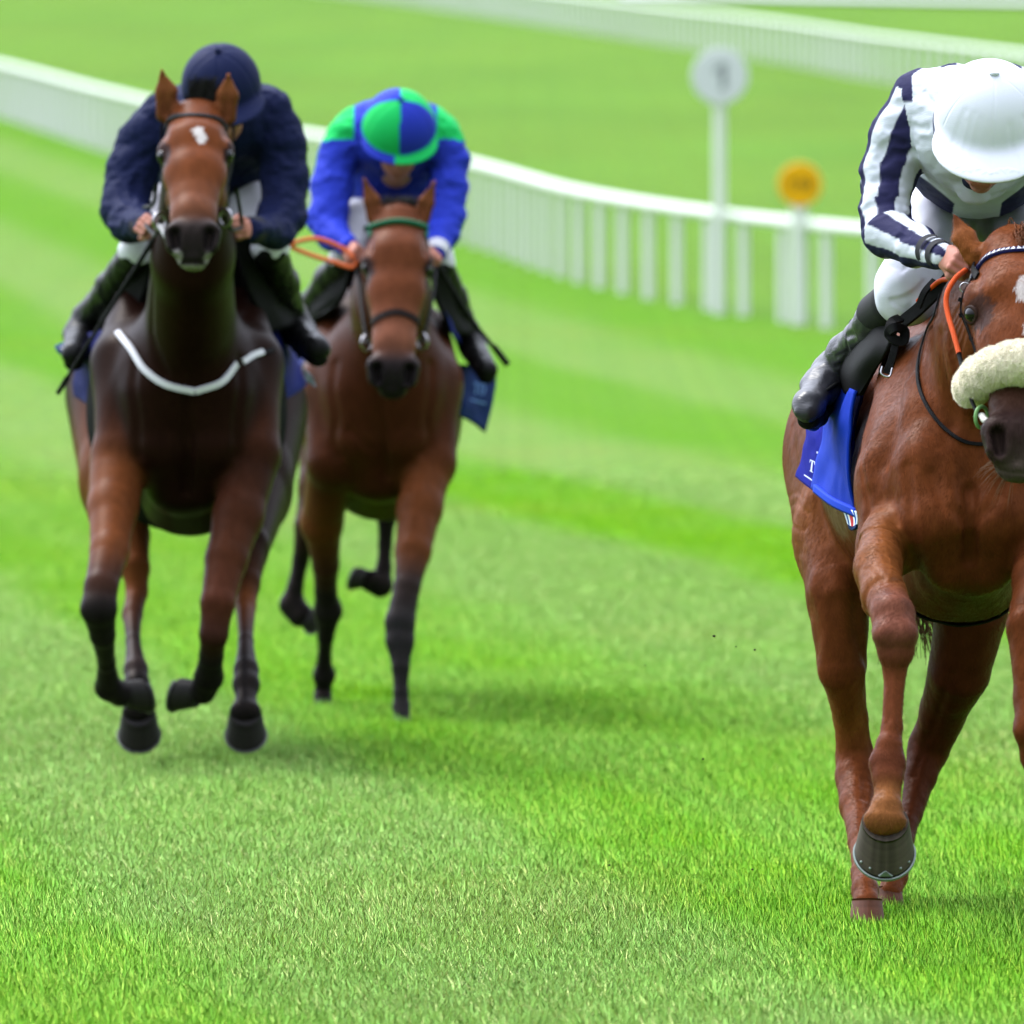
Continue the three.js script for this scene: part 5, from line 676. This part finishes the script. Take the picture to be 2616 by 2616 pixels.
  slab(sc, 'near_panel', [[[210, 850, 28.95], [238, 850, 28.8], [268, 842, 28.65]], [[196, 940, 28.95], [228, 945, 28.8], [262, 940, 28.66]], [[190, 1012, 28.95], [216, 1028, 28.85], [244, 1040, 28.7]]], nb); slab(sc, 'near_corner', [[[140, 884, 29.05], [172, 872, 28.98], [205, 862, 28.9]], [[158, 905, 29.04], [185, 906, 28.96], [206, 906, 28.9]], [[182, 920, 29.0], [194, 928, 28.95], [200, 935, 28.9]]], lb); slab(sc, 'white_line', [[[158, 886, 29.0], [196, 900, 28.88]], [[156, 891, 29.0], [194, 906, 28.88]]], wh, 0.006); slab(sc, 'piping', [[[262, 880, 28.58], [272, 850, 28.58]], [[250, 985, 28.58], [258, 985, 28.58]]], std(0.4, 0.22, 0.2, 0.7), 0.006);
  slab(sc, 'off_panel', [[[592, 635, 28.75], [615, 650, 28.8], [636, 665, 28.9]], [[632, 740, 28.7], [665, 770, 28.8], [690, 800, 28.95]], [[668, 870, 28.7], [715, 890, 28.8], [752, 905, 28.98]], [[712, 1030, 28.75], [742, 1012, 28.85], [782, 985, 29.0]]], std(0.008, 0.012, 0.115, 0.8)); slab(sc, 'off_corner', [[[770, 935, 28.98], [800, 962, 28.98]], [[782, 975, 28.98], [808, 990, 28.98]]], std(0.2, 0.23, 0.27, 0.8), 0.008);
  makeRider({ label: 'jockey in plain navy cap and silks riding the dark bay horse', torso: [[[545, 430, 29.1, 150, 130], [552, 350, 28.75, 168, 140]], [[552, 350, 28.75, 168, 140], [556, 310, 28.5, 150, 110]], [[430, 300, 28.55, 60, 60], [680, 285, 28.55, 60, 60]]],
    arms: [[[415, 300, 28.5, 62], [372, 360, 28.5, 66], [338, 440, 28.48, 64], [318, 530, 28.42, 60], [335, 568, 28.32, 50], [375, 578, 28.1, 34]], [[690, 285, 28.5, 62], [716, 360, 28.5, 62], [728, 450, 28.48, 60], [722, 545, 28.42, 58], [700, 590, 28.32, 46], [640, 588, 28.1, 34]]],
    folds: [[[[300, 400, 28.3], [360, 385, 28.28], [400, 395, 28.3]], 0.012, 0.008], [[[280, 430, 28.3], [330, 440, 28.25], [380, 420, 28.3]], 0.012, 0.008], [[[275, 520, 28.25], [330, 500, 28.22], [370, 500, 28.25]], 0.012, 0.007], [[[690, 380, 28.3], [740, 370, 28.28], [770, 385, 28.3]], 0.012, 0.008], [[[680, 470, 28.3], [730, 450, 28.28], [775, 470, 28.3]], 0.012, 0.008], [[[680, 540, 28.25], [730, 520, 28.25], [770, 540, 28.3]], 0.012, 0.007]],
    paint: (x, y, z, c) => { c[0] = 0.0065; c[1] = 0.0095; c[2] = 0.034; }, thighs: [[[500, 520, 29.05, 95], [405, 545, 28.7, 62], [352, 640, 28.5, 50]], [[590, 515, 29.05, 95], [660, 535, 28.7, 66], [690, 630, 28.5, 50]]],
    boots: [[[352, 650, 28.5, 46], [290, 735, 28.72, 44], [226, 815, 28.95, 40], [205, 855, 28.92, 40], [188, 905, 28.72, 32]], [[690, 640, 28.5, 46], [718, 725, 28.7, 44], [742, 805, 28.92, 40], [765, 850, 28.88, 40], [812, 892, 28.68, 34]]], bootCol: [0.006, 0.006, 0.006],
    head: [565, 216, 28.3, 102], pole: [-0.06, 0.78, 0.62], peak: [572, 268, 28.24, 92], face: [0.05, -0.72, 0.69], capCol: [0.0075, 0.011, 0.038], fists: [[[378, 578, 28.1], [360, 568, 28.02], [-0.3, 0.2, 0.9], 0.85], [[638, 588, 28.1], [615, 578, 28.0], [0.3, 0.2, 0.9], 0.85]], cuffs: [[[362, 578, 28.14], [380, 578, 28.09], 0.043], [[652, 588, 28.14], [634, 588, 28.09], 0.043]] });
  const wp = thing('whip', 'black riding whip slanting down from the navy rider to the left', 'whip'); mesh('shaft', rod([[396, 606, 27.9], [330, 712, 28.0], [240, 855, 28.15], [150, 1000, 28.3]].map((q) => W(...q)), 0.0085, 0.0055, 30, 10), leather(0.012, 0.012, 0.013, 0.4), wp); mesh('flap', rod([[172, 966, 28.26], [148, 1004, 28.3]].map((q) => W(...q)), 0.010, 0.008, 6, 8), BLACK, wp);
}
// ================================================================ third: bay horse between the two, both near feet on the ground
const BY = [0.034, 0.0100, 0.0044], BYL = [0.080, 0.0245, 0.0082], BYF = [0.088, 0.027, 0.0115];
{
  const h = new Solid(); h.col = BY; const mir = (q) => [2 * 975 - q[0], ...q.slice(1)];
  h.bone([978, 985, 30.98, 178, 200], [972, 1035, 31.35, 196, 282], { k: 0.08 }).bone([972, 1035, 31.35, 196, 282], [966, 1010, 31.85, 196, 262], { k: 0.08 }).bone([966, 1010, 31.85, 196, 262], [955, 960, 32.4, 205, 225], { k: 0.08 });
  h.bone([972, 830, 31.3, 100, 120], [965, 820, 32.2, 110, 110], { k: 0.1 });
  for (const m of [(q) => q, mir]) { h.bone(m([858, 850, 31.25, 50, 60]), m([842, 980, 31.03, 64, 72]), { k: 0.07, c2: BYL }).bone(m([842, 980, 31.03, 64, 72]), m([850, 1180, 30.92, 66, 72]), { k: 0.05 }); h.bone(m([910, 1000, 30.86, 64, 60]), m([915, 1110, 30.86, 68, 60]), { k: 0.05 }).bone(m([925, 1130, 30.86, 54, 52]), m([945, 1215, 30.95, 50, 52]), { k: 0.045 }); }
  h.bone([970, 1200, 31.0, 90, 80], [980, 1265, 31.2, 100, 64], { k: 0.06 });
  h.bone([985, 930, 31.0, 110, 170], [1000, 760, 30.78, 92, 150], { k: 0.08 }).bone([1000, 760, 30.78, 92, 150], [1018, 590, 30.6, 70, 100], { k: 0.06 });
  const H = baseHead(h, W(1019, 565, 30.55), W(1003, 1002, 30.28), -0.02, { face: BYF, mid: [0.125, 0.046, 0.026], muz: [0.012, 0.010, 0.011], lip: [0.016, 0.015, 0.016], jaw: [0.05, 0.016, 0.008] });
  bayEars(h, [[[958, 556, 30.56, 22, 17], [950, 512, 30.56, 21, 13], [928, 456, 30.55, 5, 5]], [[1078, 558, 30.56, 22, 17], [1090, 516, 30.56, 20, 12], [1112, 462, 30.55, 5, 5]]], [0.085, 0.028, 0.011], [0.125, 0.045, 0.018]);
  // forelegs bearing weight
  h.chain([[1095, 1190, 30.92, 62, 74, BYL], [1072, 1300, 30.8, 55, 60, BYL], [1055, 1410, 30.68, 46, 50, BYL], [1040, 1500, 30.6, 33, 38, [0.02, 0.014, 0.013]], [1022, 1590, 30.55, 38, 38, [0.014, 0.0135, 0.0145]], [1022, 1640, 30.53, 36, 34, [0.014, 0.0135, 0.0145]], [1024, 1705, 30.5, 22, 26, [0.014, 0.0135, 0.0145]], [1024, 1770, 30.48, 18, 24, [0.014, 0.0135, 0.0145]], [1025, 1805, 30.47, 21, 25, [0.014, 0.0135, 0.0145]], [1026, 1828, 30.45, 22, 24, [0.014, 0.0135, 0.0145]]], { k: 0.03, k2: 0.014 });
  h.chain([[850, 1180, 30.95, 64, 74, BY], [822, 1330, 31.15, 52, 62, BYL], [832, 1440, 31.25, 34, 44, [0.03, 0.012, 0.008]], [832, 1510, 31.32, 28, 34, INK], [838, 1560, 31.36, 36, 36, INK], [832, 1625, 31.42, 20, 28, INK], [829, 1680, 31.48, 17, 22, INK], [828, 1725, 31.52, 28, 29, INK], [826, 1758, 31.55, 20, 22, INK], [825, 1784, 31.53, 25, 26, INK]], { k: 0.03, k2: 0.014 });
  // hind legs, folded behind
  h.chain([[830, 1080, 32.4, 70, 150, BY], [815, 1250, 32.3, 50, 110, BY], [785, 1340, 32.25, 32, 50, [0.02, 0.009, 0.007]], [768, 1430, 32.3, 20, 26, INK], [754, 1500, 32.3, 20, 26, INK], [746, 1545, 32.3, 32, 34, INK], [768, 1572, 32.28, 34, 30, INK]], { k: 0.03, k2: 0.014 });
  h.chain([[1040, 1080, 32.4, 76, 150, BY], [1010, 1230, 32.2, 46, 100, [0.03, 0.011, 0.007]], [988, 1320, 32.1, 24, 34, INK], [984, 1390, 32.1, 17, 22, INK], [981, 1450, 32.08, 19, 23, INK], [972, 1494, 32.06, 30, 32, INK], [946, 1484, 32.04, 30, 28, INK]], { k: 0.03, k2: 0.014 });
  h.dent([[975, 1000, 30.75], [978, 1120, 30.78], [985, 1220, 30.85]], 0.014, 0.018); h.dent([[880, 940, 30.85], [875, 1060, 30.82], [870, 1160, 30.85]], 0.018, 0.009); h.dent([[1070, 940, 30.85], [1075, 1060, 30.82], [1080, 1160, 30.85]], 0.018, 0.009); h.dent([[900, 1100, 30.8], [960, 1160, 30.78], [985, 1140, 30.78]], 0.014, 0.006);
  const t = thing('horse', 'bay racehorse with green browband galloping between the dark bay and the marker posts', 'horse', 'galloping racehorses');
  mesh('body', h.build(0.009, both(grain(0.3), patch([[934, 692, 30.5, 28, 38], [1106, 688, 30.5, 28, 38]], [0.016, 0.008, 0.008], 0.4, h))), coat(), t);
  eyes(h, t, H, 1);
  bayHoof(t, [1026, 1826, 30.44], [0, 1, -0.1], [0, 0, 1], 0.034, 0.05); bayHoof(t, [825, 1782, 31.52], [0, 1, -0.1], [0, 0, 1], 0.038, 0.06); bayHoof(t, [778, 1574, 32.26], [-0.6, 0.35, 0.5], [0.6, -0.6, 0.2], 0.044, 0.036); bayHoof(t, [936, 1480, 32.02], [0.75, -0.35, 0.4], [-0.5, -0.7, 0.2], 0.044, 0.036);
  const hairM = std(0.012, 0.011, 0.011, 0.5), st = []; for (let i = 0; i < 420; i++) { const b = W(985 + rnd() * 70, 545 + rnd() * 16, 30.55 + rnd() * 0.05), e = b.clone().add(V((1020 - 985 - 35 + (rnd() - 0.5) * 60) / 770, 0.02 + rnd() * 0.05, 0.02)); st.push([[b, jit(b.clone().lerp(e, 0.6).add(V(0, 0.015, 0.01)), 0.015), e], 0.0036]); }
  hairs(st, hairM, t, 'mane'); const tl = []; for (let i = 0; i < 90; i++) { const b = jit(W(958, 850, 32.7), 0.05); tl.push([[b, jit(W(955, 1000, 33.0), 0.10), jit(W(962, 1210, 33.1), 0.14)], 0.003]); } hairs(tl, hairM, t, 'tail', 12);
  const br = bridle(h, 'dark bridle with braided green browband on the bay horse', 30.5, { cx: 1010, brow: [[930, 598], [945, 582], [971, 572], [1018, 565], [1064, 572], [1092, 584], [1106, 600]], browMat: std(0.004, 0.085, 0.035, 0.6), cheeks: [[[930, 600, 30.55], [920, 680, 30.53], [926, 760, 30.48], [940, 850, 30.42]], [[1106, 600, 30.55], [1112, 680, 30.53], [1102, 760, 30.48], [1086, 850, 30.42]]], rings: [[938, 876, 30.36], [1078, 872, 30.36]], reins: [[[[938, 880, 30.37], [926, 800, 30.5], [915, 700, 30.7], [908, 650, 30.8]]], [[[1078, 876, 30.37], [1100, 790, 30.5], [1112, 690, 30.7], [1114, 655, 30.8]]]], nose: [[932, 850, 30.4], [950, 822], [978, 804], [1012, 796], [1044, 804], [1070, 822], [1084, 850, 30.4]] });
  for (let i = 0; i < 16; i++) { const p = onto(h, lerp(938, 1098, i / 15), 583 - 19 * Math.sin(i / 15 * Math.PI), 0.007, 30.5); mesh('bead', new THREE.SphereGeometry(0.011, 8, 6).translate(p.x, p.y, p.z), std(0.004, 0.075, 0.03, 0.5), br); }
  mesh('rein', rod([[905, 660, 30.7], [884, 640, 30.72], [806, 610, 30.75], [744, 628, 30.8], [790, 650, 30.78], [850, 668, 30.74], [905, 682, 30.7], [912, 664, 30.7]].map((q) => W(...q)), 0.008, 0.008, 60, 8), std(0.40, 0.075, 0.016, 0.6), br);
  const sd = thing('saddle', 'black racing saddle under the rider in blue and green', 'saddle');
  slab(sd, 'flap', [[[1098, 650, 30.9], [1130, 665, 30.95], [1150, 690, 31.0]], [[1112, 760, 30.95], [1150, 765, 31.05], [1184, 770, 31.2]], [[1150, 850, 31.05], [1180, 855, 31.15], [1205, 850, 31.25]]], std(0.006, 0.006, 0.006, 0.6, { specularIntensity: 0.05 }), 0.014); slab(sd, 'flap', [[[905, 650, 30.9], [880, 665, 30.95], [850, 690, 31.0]], [[880, 750, 30.95], [840, 765, 31.05], [800, 770, 31.2]], [[840, 800, 31.05], [810, 815, 31.15], [790, 830, 31.25]]], std(0.006, 0.006, 0.006, 0.6, { specularIntensity: 0.05 }), 0.014);
  { const s = new Solid(); s.col = [0.01, 0.01, 0.01]; s.bone([990, 690, 31.0, 120, 56], [972, 720, 31.9, 110, 36], { k: 0.05 }); mesh('seat', s.build(0.01), leather(0.01, 0.01, 0.01, 0.5), sd); }

  const sc = thing('saddle_cloth', 'blue saddle cloth with faint lettering on the bay horse', 'saddle cloth');
  const cv = document.createElement('canvas'); cv.width = cv.height = 128; const x = cv.getContext('2d'); x.fillStyle = 'rgb(12,32,84)'; x.fillRect(0, 0, 128, 128); x.fillStyle = '#5a78ac'; x.font = 'bold 34px serif'; x.fillText('TO', 40, 62); x.fillRect(30, 76, 70, 4); const tx = new THREE.CanvasTexture(cv); tx.colorSpace = THREE.SRGBColorSpace;
  slab(sc, 'off_panel', [[[1172, 930, 31.25], [1220, 935, 31.4], [1264, 945, 31.55]], [[1178, 1000, 31.25], [1220, 1010, 31.4], [1260, 1015, 31.55]], [[1176, 1062, 31.25], [1208, 1080, 31.4], [1238, 1104, 31.55]]], new THREE.MeshPhysicalMaterial({ map: tx, roughness: 0.8, specularIntensity: 0.2, side: THREE.DoubleSide }));
  slab(sc, 'off_edge', [[[1100, 740, 30.98], [1130, 765, 31.06]], [[1120, 775, 30.98], [1150, 800, 31.06]], [[1158, 850, 31.05], [1176, 880, 31.15]]], std(0.012, 0.02, 0.16, 0.8), 0.01); slab(sc, 'near_edge', [[[908, 700, 30.96], [880, 725, 31.04]], [[905, 722, 30.96], [868, 752, 31.06]]], std(0.014, 0.024, 0.19, 0.8), 0.01); slab(sc, 'near_panel', [[[800, 800, 31.4], [770, 830, 31.6]], [[780, 930, 31.4], [750, 960, 31.6]]], std(0.008, 0.014, 0.1, 0.8), 0.01);
  const BL = [0.016, 0.030, 0.30], GR = [0.010, 0.36, 0.080], C0 = W(1012, 330, 31.2);
  makeRider({ label: 'jockey in blue and green quartered cap and blue silks with green shoulders', torso: [[[1008, 470, 31.6, 130, 110], [1012, 400, 31.3, 148, 120]], [[1012, 400, 31.3, 148, 120], [1014, 345, 31.05, 130, 100]], [[900, 330, 31.1, 48, 50], [1125, 345, 31.1, 48, 50]]],
    arms: [[[890, 345, 31.05, 50], [864, 400, 31.05, 52], [848, 480, 31.0, 50], [838, 560, 30.95, 48], [850, 598, 30.9, 40], [888, 628, 30.78, 28]], [[1130, 360, 31.05, 50], [1148, 410, 31.05, 50], [1142, 490, 31.0, 50], [1138, 560, 30.95, 46], [1130, 596, 30.9, 40], [1116, 640, 30.78, 27]]],
    folds: [[[[810, 440, 30.85], [860, 425, 30.83], [900, 440, 30.85]], 0.012, 0.009], [[[805, 530, 30.85], [845, 515, 30.82], [880, 530, 30.85]], 0.012, 0.009], [[[1110, 460, 30.85], [1150, 448, 30.83], [1185, 462, 30.85]], 0.012, 0.009], [[[1105, 540, 30.85], [1140, 530, 30.83], [1172, 540, 30.85]], 0.012, 0.009]],
    paint: (x, y, z, c) => { const py = HORIZON - (y - CAM_H) / M(1, 31.1), dx = (x - C0.x) / M(1, 31.1), g = Math.abs(dx) > 106 && py < 358 + 6 * noise(x * 40, y * 40, z * 40) && c[2] < 0.3 ? 1 : 0; for (let k = 0; k < 3; k++) c[k] = lerp(BL[k], GR[k], g); },
    thighs: [[[960, 560, 31.5, 80], [905, 570, 31.1, 48], [880, 660, 30.98, 40]], [[1050, 560, 31.5, 80], [1105, 590, 31.1, 48], [1125, 670, 30.98, 38]]],
    boots: [[[878, 670, 30.98, 38], [845, 715, 31.12, 40], [800, 780, 31.3, 36], [775, 850, 31.4, 32], [760, 880, 31.3, 28]], [[1126, 680, 30.98, 36], [1158, 760, 31.14, 34], [1190, 845, 31.32, 32], [1206, 885, 31.3, 33], [1244, 944, 31.12, 28]]], bootCol: [0.007, 0.007, 0.007],
    head: [1019, 325, 30.95, 95], pole: [0.05, 0.70, 0.71], peak: [1021, 362, 30.92, 84], face: [0.02, -0.62, 0.78], capCol: BL, capPaint: (v, c, pole, e1, e2) => { const py = v.dot(pole), a = v.dot(e1), b = v.dot(e2), low = py < 0.004; const g = low ? v.x > 0.0 : (a < 0) === (b > 0) ? 0 : 1; const q = (low ? v.x > -0.01 : g) ? GR : BL; for (let k = 0; k < 3; k++) c[k] = q[k]; },
    fists: [[[890, 630, 30.78], [908, 652, 30.7], [-0.3, 0.2, 0.9], 0.85], [[1116, 640, 30.78], [1104, 664, 30.7], [0.3, 0.2, 0.9], 0.8]], cuffs: [[[1120, 628, 30.8], [1114, 648, 30.77], 0.038]], cuffCol: [0.42, 0.42, 0.45] });
  const wp = thing('whip', 'black riding whip slanting down to the right from the rider in blue', 'whip'); mesh('shaft', rod([[1112, 664, 30.72], [1150, 730, 30.8], [1215, 830, 30.9], [1290, 922, 31.0]].map((q) => W(...q)), 0.0085, 0.0075, 30, 10), leather(0.012, 0.012, 0.013, 0.4), wp); mesh('flap', rod([[1262, 886, 30.96], [1296, 930, 31.0]].map((q) => W(...q)), 0.011, 0.012, 6, 8), BLACK, wp);
}

// ================================================================ clods of turf thrown up behind the leader
{ const g0 = new THREE.IcosahedronGeometry(1, 1), P = g0.attributes.position; for (let i = 0; i < P.count; i++) { const v = V(0, 0, 0).fromBufferAttribute(P, i), k = 1 + 0.5 * noise(v.x * 2, v.y * 2, v.z * 2); P.setXYZ(i, v.x * k, v.y * k, v.z * k); } g0.computeVertexNormals(); const m = std(0.03, 0.035, 0.012, 0.9); let first = null;
  for (const [x, y, d, s] of [[1824, 1625, 22.4, 0.004], [1928, 1660, 22.2, 0.003], [1880, 1652, 22.6, 0.0022], [1796, 1939, 22.5, 0.003], [1557, 2210, 22.3, 0.003], [1922, 2221, 22.0, 0.003], [1648, 1700, 22.8, 0.002]]) { const o = first ? first.clone() : new THREE.Mesh(g0, m); o.name = numbered('turf_clod'); o.userData = { label: 'tiny dark clod of turf in the air left of the chestnut horse', category: 'clod', group: 'clods of turf thrown up by hooves' }; o.position.copy(W(x, y, d)); o.scale.set(s, s * 0.7, s * 0.7); o.castShadow = true; scene.add(o); first ??= o; } }
renderer.render(scene, camera);
